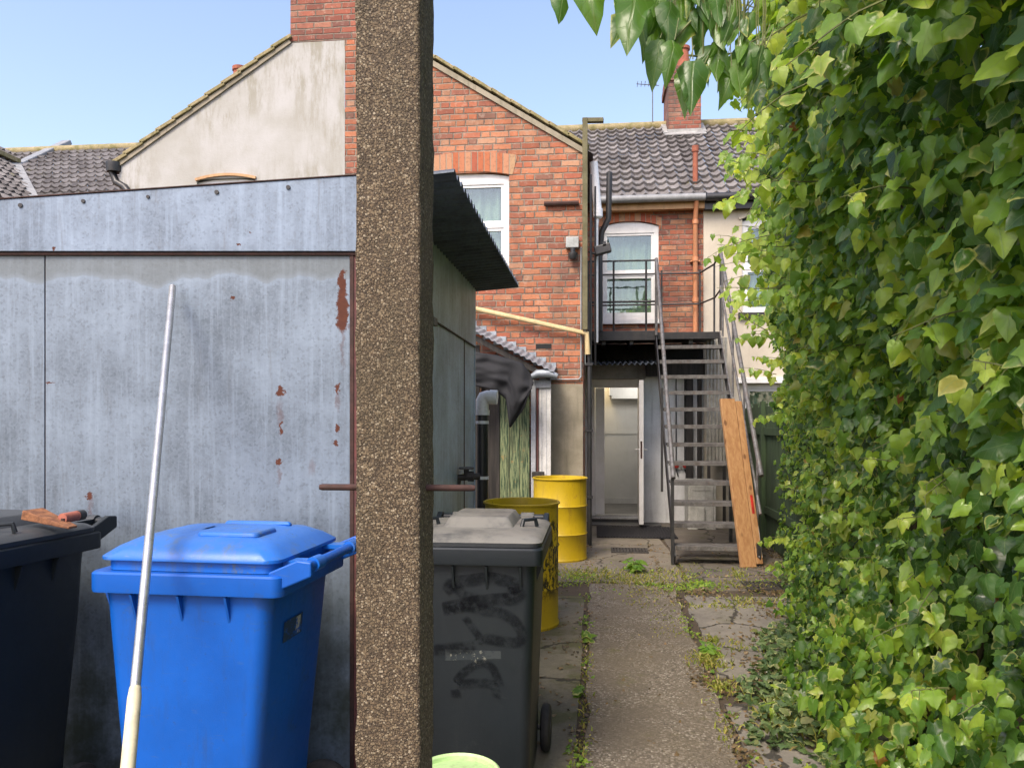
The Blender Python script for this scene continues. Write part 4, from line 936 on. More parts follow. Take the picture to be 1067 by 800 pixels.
# side wall along world Y
yA = FR.y
def side(y0, y1, z0, z1a, z1b, name, mat, off=0, th=.006, z0b=None):
    m = MB(); z0b = z0 if z0b is None else z0b; x0 = WX+off; x1 = x0-th
    vs = [(x0,y0,z0),(x0,y1,z0b),(x0,y1,z1b),(x0,y0,z1a),(x1,y0,z0),(x1,y1,z0b),(x1,y1,z1b),(x1,y0,z1a)]
    m.add(vs, [(0,1,2,3),(7,6,5,4),(0,4,5,1),(1,5,6,2),(2,6,7,3),(3,7,4,0)]); return m.build(name, mat, shed)
pz = lambda y: 2.545
zj = lambda y: 2.03+.0*(y)
side(yA, 4.0, 0, 2.09, 2.09, 'side_sheet', M['galvs']); side(4.006, 5.35, 0, 2.09, 2.10, 'side_sheet', M['galvs'], .003); side(5.356, BY, 0, 2.10, 2.10, 'side_sheet', M['galvs'], 0)
side(yA, BY, 2.08, 2.55, 2.56, 'upper_side_sheet', M['galvs'], .008)
side(yA, BY, 2.073, 2.083, 2.083, 'lap_edge', M['rusty'], .012, .006)
side(5.34, 5.362, .0, 2.09, 2.09, 'side_seam', M['rusty'], .006, .004)
side(BY-.03, BY+.004, 0, 2.55, 2.55, 'back_corner_strip', M['galvs'], .006, .03)
m = MB(); m.quad((WX-.02,BY,0),(WX-4.5,BY-.3,0),(WX-4.5,BY-.3,2.3),(WX-.02,BY,2.5)); m.build('back_wall', M['corrdark'], shed)
# roof sheets: corrugations run across the shed, profile along world Y
RXE = -.575
fy = LD((RXE+SD*ST)/CT, SD).y
m = MB()
zr = lambda l: zroof(l)
pR = Vector((RXE, fy-.03, zr(lat)+.008)); pL = Vector((RXE-3.6, fy-.03, zr(lat)-.27))
corr(m, pR, (0, BY+.06-pR.y, .02), pL-pR, pitch=.09, amp=.017, seg=8)
rf = m.build('corrugated_roof', M['corrdark'], shed, smooth=50)
m = MB()
for yy in (4.1, 5.0): m.box(WX-.3, RXE+.1-.02, yy, yy+.04, 2.50, 2.53) if False else None
# small bolt bracket high on the side wall
m = MB(); q = atX(452, 335, WX+.02); m.obox(q, (1,0,0), (0,1,0), (0,0,1), .012, .05, .022); m.build('side_bracket', M['steel'], shed, bevel=.003)

# white elbow and black downpipe at the back corner of the shed, valve
dpY = 6.02; q = atY(502.5, 418, dpY)
dp = thing('drain_pipe', 'black vertical downpipe with grey plastic elbow at the back corner of the shed', 'drainpipe', (q.x, dpY, 0))
m = MB(); m.tube([(q.x, dpY, .0), (q.x, dpY, q.z-.07)], .047, 18); m.build('pipe', M['black_pl'], dp, smooth=True)
m = MB(); m.tube([(q.x, dpY, q.z-.10), (q.x, dpY, q.z+.0), (q.x+.012, dpY, q.z+.028), (q.x+.04, dpY+.0, q.z+.035), (q.x+.10, dpY, q.z+.03)], .052, 18)
m.lathe((q.x, dpY, q.z-.11), [(.052,0),(.058,0),(.058,.04),(.052,.04)], 18); m.tube([(q.x+.06,dpY,q.z+.034),(q.x+.12,dpY,q.z+.03)], .058, 18); m.build('elbow', M['whitepipe'], dp, smooth=40)
for py_ in (440, 497.5):
    z_ = atY(500, py_, dpY).z; m = MB(); m.lathe((q.x, dpY, z_), [(.047,-.012),(.052,-.012),(.052,.012),(.047,.012)], 18); m.tube([(q.x-.05,dpY-.01,z_),(q.x-.15,dpY-.01,z_+.005)], .009, 6); m.build('pipe_clip', M['whitepipe'], dp, smooth=40)
vv_ = atY(486, 493, 5.1)
vl = thing('valve', 'rusty metal tap fitting on the shed side just left of the black downpipe', 'valve', vv_)
m = MB(); m.tube([vv_+Vector((-.06,0,-.03)), vv_+Vector((.09,.02,-.02))], .022, 12); m.tube([vv_+Vector((0,0,-.03)), vv_+Vector((0,0,.03))], .018, 12); m.tube([vv_+Vector((-.05,0,-.02)), vv_+Vector((-.06,0,-.09))], .018, 10); m.lathe(vv_+Vector((.03,0,-.02)), [(.03,-.02),(.034,-.02),(.034,.02),(.03,.02)], 8, 'X'); m.build('body', M['iron'], vl, smooth=40)
m = MB(); R0 = .045
m.tube([vv_+Vector((R0*math.cos(a), R0*math.sin(a), .035)) for a in [i*math.pi/8 for i in range(17)]], .008, 6)
for a in (0, 2.1, 4.2): m.tube([vv_+Vector((0,0,.035)), vv_+Vector((R0*math.cos(a), R0*math.sin(a), .035))], .006, 6)
m.build('hand_wheel', M['steel'], vl, smooth=True)

# ------------------------------------------------------------------ WHEELED BINS (local: front -Y, wheels and handle +Y)
def rrect(hx, hy, z, r=.05, n=6, cx=0, cy=0):
    pts = []
    for qx, qy, a0 in ((1,1,0),(-1,1,90),(-1,-1,180),(1,-1,270)):
        for k in range(n):
            a = R(a0+90*k/(n-1)); pts.append(Vector((cx+qx*(hx-r)+r*math.cos(a), cy+qy*(hy-r)+r*math.sin(a), z)))
    return pts
def make_bin(name, label, mb_, ml, loc, rotz, group, lid='hump', hx=.285, hy=.36, H=1.0, fins=True):
    root = thing(name, label, 'wheelie bin', loc, rotz, group); Mx = wm(root)
    def B(mb, nm, mat, par=root, **k):
        mb.v = [tuple(Mx @ Vector(v)) for v in mb.v]; return mb.build(nm, mat, par, **k)
    SB = .25 if lid == 'hump' else .215
    m = MB(); rings = []
    for t, z in ((0,.03),(.02,.02+.02),(.25,.3),(.5,.52),(.8,.78),(.93,H-.10),(1,H-.05)):
        sx = .225+(hx-.03-.225)*t; sy = SB+(hy-.05-SB)*t; rings.append(rrect(sx, sy, z, .045, 6, 0, -.02+.01*t))
    m.loft(rings); B(m, 'body', mb_, smooth=45)
    m = MB(); rr_ = [rrect(hx-.03, hy-.05, H-.055, .04, 6), rrect(hx-.001, hy-.012, H-.055, .035, 6), rrect(hx, hy-.01, H-.048, .035, 6), rrect(hx, hy-.01, H+.004, .035, 6), rrect(hx-.006, hy-.016, H+.010, .035, 6), rrect(hx-.03, hy-.04, H+.010, .03, 6)]
    m.loft(rr_); B(m, 'rim', mb_, smooth=35)
    if fins:
        for x in (-.19, -.06, .07, .2): m = MB(); m.add([(x-.004,-hy+.012,H-.06),(x+.004,-hy+.012,H-.06),(x+.004,-hy+.052,H-.17),(x-.004,-hy+.052,H-.17),(x-.004,-hy+.09,H-.06),(x+.004,-hy+.09,H-.06)], [(0,1,2,3),(0,3,4),(1,5,2)]); B(m, 'rim_rib', mb_)
        for y in (-.18, -.02, .14):
            for s in (-1, 1): m = MB(); m.add([(s*(hx-.004),y-.004,H-.06),(s*(hx-.004),y+.004,H-.06),(s*(hx-.042),y+.004,H-.17),(s*(hx-.042),y-.004,H-.17),(s*(hx-.08),y-.004,H-.06),(s*(hx-.08),y+.004,H-.06)], [(0,1,2,3),(0,3,4),(1,5,2)]); B(m, 'rim_rib', mb_)
    m = MB(); z = H+.012
    if lid == 'dome':
        rings = [rrect(hx-.035,hy-.045,z,.05), rrect(hx-.035,hy-.045,z+.030,.05), rrect(hx-.018,hy-.028,z+.034,.05), rrect(hx-.018,hy-.028,z+.044,.05), rrect(hx-.045,hy-.065,z+.072,.06), rrect(hx-.09,hy-.11,z+.095,.06), rrect(hx-.17,hy-.22,z+.106,.04)]
        m.loft(rings); lb = B(m, 'lid', ml, smooth=50)
        m = MB(); m.loft([rrect(.08,.11,z+.096,.02,6,.08,.08), rrect(.075,.105,z+.114,.02,6,.08,.08)]); m.loft([rrect(.012,.13,z+.10,.006,6,-.13,.05), rrect(.008,.12,z+.115,.006,6,-.13,.05)]); m.add([(-hx+.02,-.30,z+.036),(hx-.02,-.30,z+.036),(.03,-.06,z+.110),(-.03,-.06,z+.110),(-.05,-hy+.02,z+.04),(.05,-hy+.02,z+.04)],[(0,4,3),(4,5,2,3),(5,1,2)])
        B(m, 'lid_moulding', ml, lb, smooth=30, bevel=.006)
    else:
        rings = [rrect(hx-.006,hy-.03,z,.05), rrect(hx-.004,hy-.028,z+.016,.05), rrect(hx-.018,hy-.05,z+.030,.055), rrect(hx-.05,hy-.09,z+.038,.055), rrect(hx-.12,hy-.16,z+.044,.05)]
        m.loft(rings); lb = B(m, 'lid', ml, smooth=45)
        m = MB(); m.loft([rrect(.158,.20,z+.030,.03,6,-.0,.08), rrect(.125,.165,z+.078,.025,6,-.0,.10), rrect(.115,.155,z+.082,.025,6,-.0,.10)]); B(m, 'lid_moulding', ml, lb, smooth=35, bevel=.005)
        for s in (-1, 1):
            m = MB(); c = Vector((s*(hx-.075), -.03, z+.04)); m.tube([c+Vector((-.03,-.02,0)), c+Vector((-.024,-.01,.028)), c+Vector((.024,.015,.03)), c+Vector((.03,.02,0))], .009, 8)
            B(m, 'lid_grip', M['charcoal'], lb, smooth=True)
    # handle at the back with hinge lugs
    m = MB(); yb_ = hy+.055; m.tube([(-hx+.045, yb_, H+.035), (hx-.045, yb_, H+.035)], .0165, 14); B(m, 'handle', mb_, smooth=40)
    for s in (-1, 1):
        m = MB(); x = s*(hx-.03)
        m.add([(x-.012,hy-.06,H-.05),(x-.012,yb_+.025,H+.01),(x-.012,yb_+.025,H+.055),(x-.012,yb_-.02,H+.06),(x-.012,hy-.06,H+.02),(x+.012,hy-.06,H-.05),(x+.012,yb_+.025,H+.01),(x+.012,yb_+.025,H+.055),(x+.012,yb_-.02,H+.06),(x+.012,hy-.06,H+.02)],
              [(4,3,2,1,0),(5,6,7,8,9),(0,1,6,5),(1,2,7,6),(2,3,8,7),(3,4,9,8),(4,0,5,9)]); B(m, 'hinge_lug', mb_, bevel=.005)
    for s in (-1, 1): m = MB(); m.tube([(s*(hx-.09), yb_, H+.035), (s*(hx-.15), yb_, H+.035)], .024, 12); m.box(s*(hx-.15), s*(hx-.09), hy-.06, yb_, H+.03, H+.045); B(m, 'hinge', ml, smooth=40)
    for s in (-1, 1):
        m = MB(); x = s*.262; m.lathe((x, .25, .105), [(.02,-.022),(.085,-.022),(.098,-.017),(.103,-.006),(.103,.006),(.098,.017),(.085,.022),(.02,.022)], 32, 'X'); wl = B(m, 'wheel', M['rubber'], smooth=35)
        m = MB(); m.lathe((x, .25, .105), [(.03,-.026),(.062,-.024),(.062,.024),(.03,.026)], 24, 'X'); B(m, 'hub', mb_, wl, smooth=35)
    m = MB(); m.tube([(-.275,.25,.105),(.275,.25,.105)], .011, 10); B(m, 'axle', M['steel'], smooth=True)
    return root, B
G = 'wheeled rubbish bins in the yard'
rb_, RB = make_bin('wheeled_bin', 'dark charcoal wheelie bin with dusty lid and smudged black graffiti between concrete post and path', M['charcoal'], M['charlid'], (-.475, 3.235, .012), R(0), G, 'hump')
make_bin('wheeled_bin', 'bright blue wheelie bin with its handle to the right, in front of the metal shed', M['blue'], M['bluelid'], tuple(LD(-.998, 2.695, .012)), TH-R(98), G, 'dome', hx=.285, hy=.338)
make_bin('wheeled_bin', 'black wheelie bin cut off by the left edge with a rusty tool on its handle', M['charcoal'], M['charlid2'], (-2.21, 2.47, .012), R(-6), G, 'hump', hx=.29, hy=.37, H=1.06)
bl_ = [o for o in bpy.data.objects if o.name.startswith('wheeled_bin') and 'blue' in o['label']][0]
bb_ = [o for o in bpy.data.objects if o.parent == bl_ and o.name.startswith('body')][0]; Mb = wm(bl_)
def bpatch(x0, x1, z0, z1, mat, dy, name, sk=.0):
    m = MB(); yy = lambda z: -.02+.01*z+.215+(.338-.05-.215)*float(np.interp(z, [.04,.3,.52,.78,.90,.95], [.02,.25,.5,.8,.93,1]))+dy
    m.quad(*[Mb @ Vector(v) for v in ((x0,yy(z0),z0),(x0,yy(z1),z1),(x1,yy(z1+sk),z1+sk),(x1,yy(z0+sk),z0+sk))]); m.build(name, mat, bb_)
def stickermat(name, c, lo):
    t = NT(name); return t.fin(t.mix(t.mask(t.noise(40, 4, .8), lo, lo+.06), (.004,.09,.45), c), .6)
M['bs1'] = stickermat('sticker_glue', (.02,.05,.12), .38); M['bs2'] = stickermat('sticker_scrap', (.45,.42,.38), .44)
bpatch(-.02, .13, .76, .83, M['bs1'], .0035, 'sticker_residue'); bpatch(.0, .035, .765, .825, M['bs2'], .0045, 'sticker_scrap')
# graffiti and worn sticker on the front of the charcoal bin
def spray():
    t = NT('black_spray_paint'); t.n.remove(t.p); d = t.n.new('ShaderNodeBsdfDiffuse'); d.inputs[0].default_value = (.008,.009,.011,1); tr = t.n.new('ShaderNodeBsdfTransparent')
    a = t.n.new('ShaderNodeAttribute'); a.attribute_name = 'edge'; f = t.math('MULTIPLY', t.mask(a.outputs['Fac'], .0, .9), t.mask(t.noise(22, 4, .7), .28, .62))
    mx = t.n.new('ShaderNodeMixShader'); t.l.new(t.math('MULTIPLY', f, .5), mx.inputs[0]); t.l.new(tr.outputs[0], mx.inputs[1]); t.l.new(d.outputs[0], mx.inputs[2]); t.l.new(mx.outputs[0], t.out.inputs[0]); return t.m
M['spray'] = spray()
binmesh = [o for o in bpy.data.objects if o.parent == rb_ and o.name.startswith('body')][0]
def front_y(z):                                  # world y of the tapered front face
    H = 1.0; zs = [.04,.3,.52,.78,.90,.95]; ts = [.02,.25,.5,.8,.93,1]
    z = max(.04, min(.95, z-.012)); t = np.interp(z, zs, ts); return 3.235-(.25+(.31-.25)*t)-.02+.01*t
strokes = [
 ([(462,617),(474,606),(492,604),(508,600),(526,604),(538,610),(543,618),(535,624),(515,624),(488,628),(470,632),(460,634)], 7),
 ([(470,606),(482,620),(500,624)], 5), ([(527,612),(540,622)], 9),
 ([(463,636),(485,631),(505,636),(522,638),(536,646),(545,660),(542,670),(520,668),(502,664)], 5.5),
 ([(484,642),(492,654),(500,664),(498,672)], 4), ([(450,677),(470,676),(498,673)], 6),
 ([(474,712),(480,703),(490,695),(503,690),(514,696),(518,706),(521,716)], 4.5), ([(474,713),(500,711),(520,714)], 5), ([(474,717),(476,728)], 5), ([(518,716),(516,728)], 5)]
m = MB(); edge = []
for k, (pts, w) in enumerate(strokes):
    P = []
    for (x, y) in pts:
        p = atY(x, y, front_y(.6)); yy = front_y(p.z); p = atY(x, y, yy-.0015-.0004*k); P.append(p)
    Q = [P[0]]
    for i in range(1, len(P)):                    # resample smoothly
        for s in range(1, 5): Q.append(P[i-1].lerp(P[i], s/4))
    for _ in range(2): Q = [Q[0]]+[(Q[i-1]+Q[i]*2+Q[i+1])/4 for i in range(1, len(Q)-1)]+[Q[-1]]
    W = w*1.35/F*2.9; vs = []; fs = []
    for i, p in enumerate(Q):
        d = (Q[min(i+1, len(Q)-1)]-Q[max(i-1, 0)]).normalized(); n = Vector((-d.z, 0, d.x)); c = 1 if 0 < i < len(Q)-1 else 0
        vs += [p-n*W, p-n*W*.4, p+n*W*.4, p+n*W]; edge += [0, c, c, 0]
    for i in range(len(Q)-1):
        for j in range(3): a = i*4+j; fs.append((a, a+4, a+5, a+1))
    m.add(vs, fs)
gf = m.build('graffiti', M['spray'], binmesh); at = gf.data.attributes.new('edge', 'FLOAT', 'POINT'); at.data.foreach_set('value', edge)
def sticker(name, color, lo, sc):
    t = NT(name); k = t.mix(t.mask(t.noise(60, 4, .8), lo, lo+.05), (.018,.026,.030), color); return t.fin(k, .6)
M['stk'] = sticker('peeled_sticker', (.20,.20,.16), .56, 60); M['tape'] = sticker('worn_band', (.032,.040,.042), .40, 30)
def patch(pxs, name, mat, dy):
    m = MB(); P = []
    for (x, y) in pxs: p = atY(x, y, front_y(.6)); P.append(atY(x, y, front_y(p.z)-dy))
    m.quad(*P); m.build(name, mat, binmesh)
patch([(464,688),(522,686),(522,678),(464,676)], 'sticker_residue', M['tape'], .001)
patch([(469,687.5),(492,687.5),(492,679),(469,679)], 'peeled_label', M['stk'], .0014)
patch([(492,694),(508,690),(504,677),(494,678)], 'peeled_label', M['stk'], .0014)

# ------------------------------------------------------------------ YELLOW DRUMS
def drum(c, mat, label, water, scuff=False, r=.29, h=.88):
    o = thing('oil_drum', label, 'drum', c, 0, 'open yellow drums')
    prof = [(r-.012,0),(r+.006,.0),(r+.008,.018),(r,.03),(r,.27),(r+.010,.285),(r,.30),(r,.57),(r+.010,.585),(r,.60),(r,h-.03),(r+.002,h-.012),(r+.012,h-.010),(r+.014,h),(r+.006,h+.006),(r-.006,h+.003),(r-.010,h-.02),(r-.012,water-.02)]
    m = MB(); m.lathe(c, prof, 64, caps=False); m.build('shell', mat, o, smooth=35)
    m = MB(); m.lathe(c, [(r-.0125,water),(.001,water+.001)], 48, caps=False); m.build('contents', M['water'], o, smooth=True)
    return o
c1 = atY(543.5, 521, 5.68); drum((c1.x, 5.68, .012), M['drum_scuff'], 'near yellow drum with scuffed black printing, partly behind the charcoal bin', .84, r=.272, h=.90)
c2 = atY(583.5, 504, 8.42); drum((c2.x, 8.42, .016), M['yellow'], 'far plain yellow drum at the corner of the brick gable', .80)

# ------------------------------------------------------------------ CONCRETE POST with rod
pw = .107; pd = 1.30
pl_ = (371-CX)/F*pd; pr_ = (437.5-CX)/F*pd
cpost = thing('concrete_post', 'tall exposed aggregate concrete post standing nearest the camera with a rusty rod through it', 'post', tuple(LD((pl_+pr_)/2, pd+.05)), TH)
m = MB()
base = [LD(pl_, pd), LD(pr_, pd), None, None]
w_ = pr_-pl_; ch_ = .012
P = [(pl_,pd),(pr_-.003,pd),(pr_,pd+.003),(pr_+.012,pd+.105),(pr_+.009,pd+.11),(pl_+.004,pd+.11)]
NZ = 120; rings = []
for i in range(NZ+1):
    z = 2.75*i/NZ; ring = []
    for q, (l, d) in enumerate(P):
        nxt = P[(q+1) % len(P)]; K = 12 if q in (0, 2) else 3
        for k in range(K):
            t = k/K; ll = l+(nxt[0]-l)*t; dd_ = d+(nxt[1]-d)*t
            e = .0016*mnoise.noise(Vector((ll*90, dd_*90, z*90)))+.0022*mnoise.noise(Vector((ll*25, dd_*25, z*25+4)))
            ring.append(LD(ll+e*(1 if ll > (pl_+pr_)/2 else -1), dd_+e*(-1 if dd_ < pd+.05 else 1), z))
    rings.append(ring)
m.loft(rings); m.build('shaft', M['post'], cpost, smooth=50)
m = MB(); d_ = pd+.05; ra_ = LD((333-CX)/F*d_, d_, CH+(HY-507.3)/F*d_); rb2 = LD((495-CX)/F*d_, d_, CH+(HY-508.3)/F*d_); m.tube([ra_, ra_+(rb2-ra_)*.02, rb2-(rb2-ra_)*.02, rb2], [.0045,.0058,.0058,.0045], 14); m.build('rod', M['rusty'], cpost, smooth=40)

# ------------------------------------------------------------------ aluminium pole with cream grip
def onpole(d):
    return LD(-1.392+(3.19-d)*.353, d, 2.075-1.1*(3.19-d))
tp = LD((180-CX)/F*3.17, 3.17, CH+(HY-299)/F*3.17); md = LD((140-CX)/F*2.0, 2.0, CH+(HY-727)/F*2.0)
dr_ = (md-tp).normalized(); end = tp+dr_*((tp.z-.012)/-dr_.z)
pole = thing('pole', 'long slim aluminium pole with cream grip leaning in front of the blue bin', 'pole', tuple(end))
m = MB(); m.tube([tp, md], .0135, 14); m.build('shaft', M['alu'], pole, smooth=40)
m = MB(); m.tube([md-dr_*.03, md+dr_*.0, end], [.0145,.0175,.0175], 14); m.build('grip', M['creamgrip'], pole, smooth=40)

# ------------------------------------------------------------------ rusty tool on the left bin's handle
hb_ = Vector((-2.14, 2.50, 0)); tz = CH+(HY-541)/F*2.92
t0 = atD(33, 536, 2.78); t1 = atD(76, 549.5, 2.74)
tl = thing('trowel', 'old rust flaked trowel with terracotta tube grip lying on the left bin lid', 'hand tool', t0)
m = MB(); ax = (t1-t0).normalized(); sd_ = Vector((-.3,.95,.1)); sd_ = (sd_-ax*sd_.dot(ax)).normalized(); un = ax.cross(sd_)
vs = []
NT2 = 8
for i in range(NT2+1):
    t = i/NT2; c = t0.lerp(t1, t); w = .045*(1-.55*t); th = .022*(1-.75*t)+.002*mnoise.noise(Vector((i*.9,0,0)))
    vs += [c-sd_*w-un*th*.6, c+sd_*w-un*th*.6, c+sd_*w+un*th, c-sd_*w+un*th]
m.loft([vs[i*4:i*4+4] for i in range(NT2+1)]); m.build('blade', M['rustwood'], tl, bevel=.003)
g0 = atD(66, 540, 2.76); g1 = atD(86, 536, 2.86)
m = MB(); m.tube([atD(66, 549, 2.75), g0+Vector((0,0,-.01)), g0], .008, 8); m.build('tang', M['rusty'], tl, smooth=40)
m = MB(); m.tube([g0-Vector((.004,0,0)), g0.lerp(g1, .7)], .0185, 16); m.build('grip', M['palerust'], tl, smooth=40)
m = MB(); m.tube([g0.lerp(g1, .7), g1], .0195, 16); m.build('end_cap', M['black_pl'], tl, smooth=40)

# ------------------------------------------------------------------ pale green tub at the bottom edge
tc_ = atD(476, 800, 2.42); tc_.z = .012
tub = thing('bucket', 'pale green plastic tub on the ground in front of the charcoal bin, cut off below', 'bucket', tc_)
m = MB(); m.lathe(tc_, [(.001,.004),(.09,.004),(.095,.0),(.10,.01),(.128,.37),(.137,.375),(.138,.388),(.131,.392),(.124,.385),(.10,.06),(.001,.05)], 48, caps=False); m.build('shell', M['lime'], tub, smooth=40)
m = MB(); m.lathe(tc_, [(.1235,.372),(.08,.378),(.001,.380)], 40, caps=False); m.build('lid', M['lime'], tub, smooth=True)

# ------------------------------------------------------------------ FENCE on the right, mostly under the ivy
fn = thing('garden_fence', 'green stained timber fence of upright boards mostly buried in ivy on the right', 'fence', (2.2, 8, 0))
y = 1.2; k = 0
while y < 11.4:
    h_ = 1.72+.03*math.sin(k*2.1); x = 2.14 if y < 7.6 else 2.06
    b_ = MB(); b_.box(x-.01, x+.01, y, y+.145, .05, h_); b_.build('board', M['fence'], fn, bevel=.003); y += .152; k += 1
for z_ in (.42, 1.35): b_ = MB(); b_.box(2.02, 2.045, 7.6, 11.4, z_, z_+.09); b_.build('rail', M['fence'], fn, bevel=.004)
for y_ in (7.62, 9.4, 11.2): b_ = MB(); b_.box(1.99, 2.045, y_, y_+.08, 0, 1.75) if y_ > 8 else b_.box(2.08,2.12,y_,y_+.08,0,1.75); b_.build('fence_post', M['fence'], fn, bevel=.004)

# ------------------------------------------------------------------ LEAVES
def template(half, ring=False, c=(0,.36)):
    out = half+[(-x, y) for x, y in reversed(half[1:-1])]; n = len(out)
    if not ring:
        return np.array([(c[0],c[1],0)]+[(x,y,0) for x,y in out]), np.array([0.]+[1.]*n), [(0, i+1, (i+1) % n+1) for i in range(n)]
    mid = [(c[0]+(x-c[0])*.62, c[1]+(y-c[1])*.62, 0) for x, y in out]
    V = np.array([(c[0],c[1],0)]+mid+[(x,y,0) for x,y in out]); f = []
    for i in range(n):
        j = (i+1) % n; f += [(0, i+1, j+1), (i+1, n+i+1, n+j+1), (i+1, n+j+1, j+1)]
    return V, np.array([0.]+[.5]*n+[1.]*n), f
H1 = [(0,.06),(.14,-.06),(.30,-.10),(.46,.02),(.46,.2),(.52,.36),(.42,.52),(.28,.66),(.18,.84),(0,1.06)]
H2 = [(0,.05),(.20,-.12),(.42,-.04),(.38,.18),(.60,.42),(.34,.54),(.24,.80),(.08,1.0),(0,1.12)]
H3 = [(0,.04),(.16,-.05),(.34,.0),(.45,.16),(.43,.38),(.30,.62),(.14,.86),(0,1.05)]
H4 = [(0,.0),(.16,.0),(.29,.14),(.22,.40),(.13,.72),(0,1.05)]
TPL = {'ivy': [template(H1), template(H2), template(H3)], 'ivyhd': [template(H1, True), template(H2, True), template(H3, True)], 'plain': [template(H3)], 'slim': [template(H4, True)]}
def leaf_mesh(name, P, N, T, S, mat, parent, template='ivy', curl=.25, rnd=None, local=None):
    """P positions, N normals, T tip directions, S sizes (numpy)"""
    if rnd is None: rnd = rng.random(len(P))
    rnd = np.asarray(rnd); vs_, fs_, lu_, ed_ = [], [], [], []; off = 0
    grp = rng.integers(0, len(TPL[template]), len(P))
    Mi = np.array(wm(parent).inverted()) if parent is not None else np.array(Matrix.Translation(-Vector(local or (0,0,0))))
    for gi_, (V, E, Fc) in enumerate(TPL[template]):
        s_ = grp == gi_
        if not s_.any(): continue
        W, uvw, f = leaf_arrays(P[s_], N[s_], T[s_], S[s_], V, E, Fc, curl, rnd[s_])
        vs_.append(W @ Mi[:3, :3].T+Mi[:3, 3]); fs_.append(f+off); lu_.append(uvw); ed_.append(np.tile(E, s_.sum())); off += len(W)
    W = np.concatenate(vs_); f = np.concatenate(fs_)
    me = bpy.data.meshes.new(name); nt = len(f)//3
    me.vertices.add(len(W)); me.vertices.foreach_set('co', W.ravel())
    me.loops.add(len(f)); me.loops.foreach_set('vertex_index', f.astype(np.int32))
    me.polygons.add(nt); me.polygons.foreach_set('loop_start', np.arange(0, len(f), 3, dtype=np.int32)); me.polygons.foreach_set('loop_total', np.full(nt, 3, dtype=np.int32))
    me.update(calc_edges=True); me.materials.append(mat)
    me.polygons.foreach_set('use_smooth', np.ones(nt, dtype=bool))
    me.attributes.new('luv', 'FLOAT_VECTOR', 'POINT').data.foreach_set('vector', np.concatenate(lu_))
    me.attributes.new('edge', 'FLOAT', 'POINT').data.foreach_set('value', np.concatenate(ed_))
    o = bpy.data.objects.new(name, me); col.objects.link(o)
    if parent is not None: o.parent = parent; XF[o.name] = wm(parent)
    else: o.location = local or (0,0,0)
    return o
def leaf_arrays(P, N, T, S, V, E, Fc, curl, r):
    n = len(P); k = len(V)
    N = N/np.linalg.norm(N, axis=1, keepdims=True); T = T-N*(T*N).sum(1, keepdims=True); T /= np.linalg.norm(T, axis=1, keepdims=True)+1e-9
    X = np.cross(T, N)
    fold = rng.uniform(.05, .8, n)[:, None]; cur = rng.uniform(-.2, .9, n)[:, None]*curl*2.4; asp = rng.uniform(.7, 1.12, n)[:, None]; twist = rng.uniform(-.5,.5,n)[:,None]; wf = rng.uniform(5, 9, n)[:, None]; wp = rng.uniform(0, 6.3, n)[:, None]
    x = V[None, :, 0]*asp+rng.normal(0, .02, (n, k)); y = np.repeat(V[None, :, 1], n, 0)+rng.normal(0, .015, (n, k))
    z = -fold*np.abs(x)*.9-cur*(y-.2)**2+twist*x*y+rng.normal(0, .03, (n, k))*E[None, :]+.045*np.sin(wf*y+wp)*np.abs(x)*2
    W = P[:, None, :]+S[:, None, None]*(x[..., None]*X[:, None, :]+y[..., None]*T[:, None, :]+z[..., None]*N[:, None, :])
    W = W.reshape(-1, 3)
    f = (np.array(Fc)[None]+np.arange(n)[:, None, None]*k).reshape(-1)
    uvw = np.stack([np.repeat(V[None,:,0],n,0), np.repeat(V[None,:,1],n,0), np.repeat(r[:,None],k,1)], -1).reshape(-1)
    return W, uvw, f
def ss(x, a, b):
    t = np.clip((x-a)/(b-a), 0, 1); return t*t*(3-2*t)
def face_x(Y, Z):
    base = .98+.160*(Y-1.6)
    flare = .34*ss(-Z, -.95, 0.)*np.clip((8-Y)/4, 0, 1)
    bulge = .44*ss(Z, 1.65, 2.9)*np.clip((10.2-Y)/6, .1, 1)*np.clip((Y-.6)/1.6, .35, 1)
    return base-flare-bulge
def lump(Y, Z):
    out = np.empty(len(Y))
    for i in range(len(Y)):
        out[i] = -.07+.17*mnoise.noise(Vector((Y[i]*1.35, Z[i]*1.7, 3.1)))+.22*mnoise.noise(Vector((Y[i]*3.6, Z[i]*4.2, 8.2)))+.12*mnoise.noise(Vector((Y[i]*8, Z[i]*9, 1.2)))
    return out
hedge = thing('ivy_hedge', 'tall dense wall of glossy green ivy filling the right side of the yard', 'ivy', (1.8, 4.5, 0))
def hedge_leaves(n, dmin, dmax, ymin=1.0, ymax=9.1, smin=.055, smax=.105):
    Y = ymin+(ymax-ymin)*rng.random(n)**1.15; top = 4.15-np.clip((Y-5)*.14, 0, .8)
    Z = rng.random(n)*top
    dep = dmin+(dmax-dmin)*rng.random(n)**1.6
    X = face_x(Y, Z)-lump(Y, Z)+dep
    nrm = np.stack([-np.ones(n), rng.normal(-.6,.6,n), .35+rng.normal(0,.5,n)], 1)+rng.normal(0,.38,(n,3))
    tip = np.stack([rng.normal(-.25,.4,n), rng.normal(0,.5,n), -1+rng.normal(0,.35,n)], 1)
    S = smin+(smax-smin)*rng.random(n)**1.5; S *= .86; S *= np.where(Z < 1.4, .80, 1.)*np.where(Y > 5.5, .82, 1.)
    return np.stack([X, Y, Z], 1), nrm, tip, S
P, N_, T_, S_ = hedge_leaves(41000, -.05, .36)
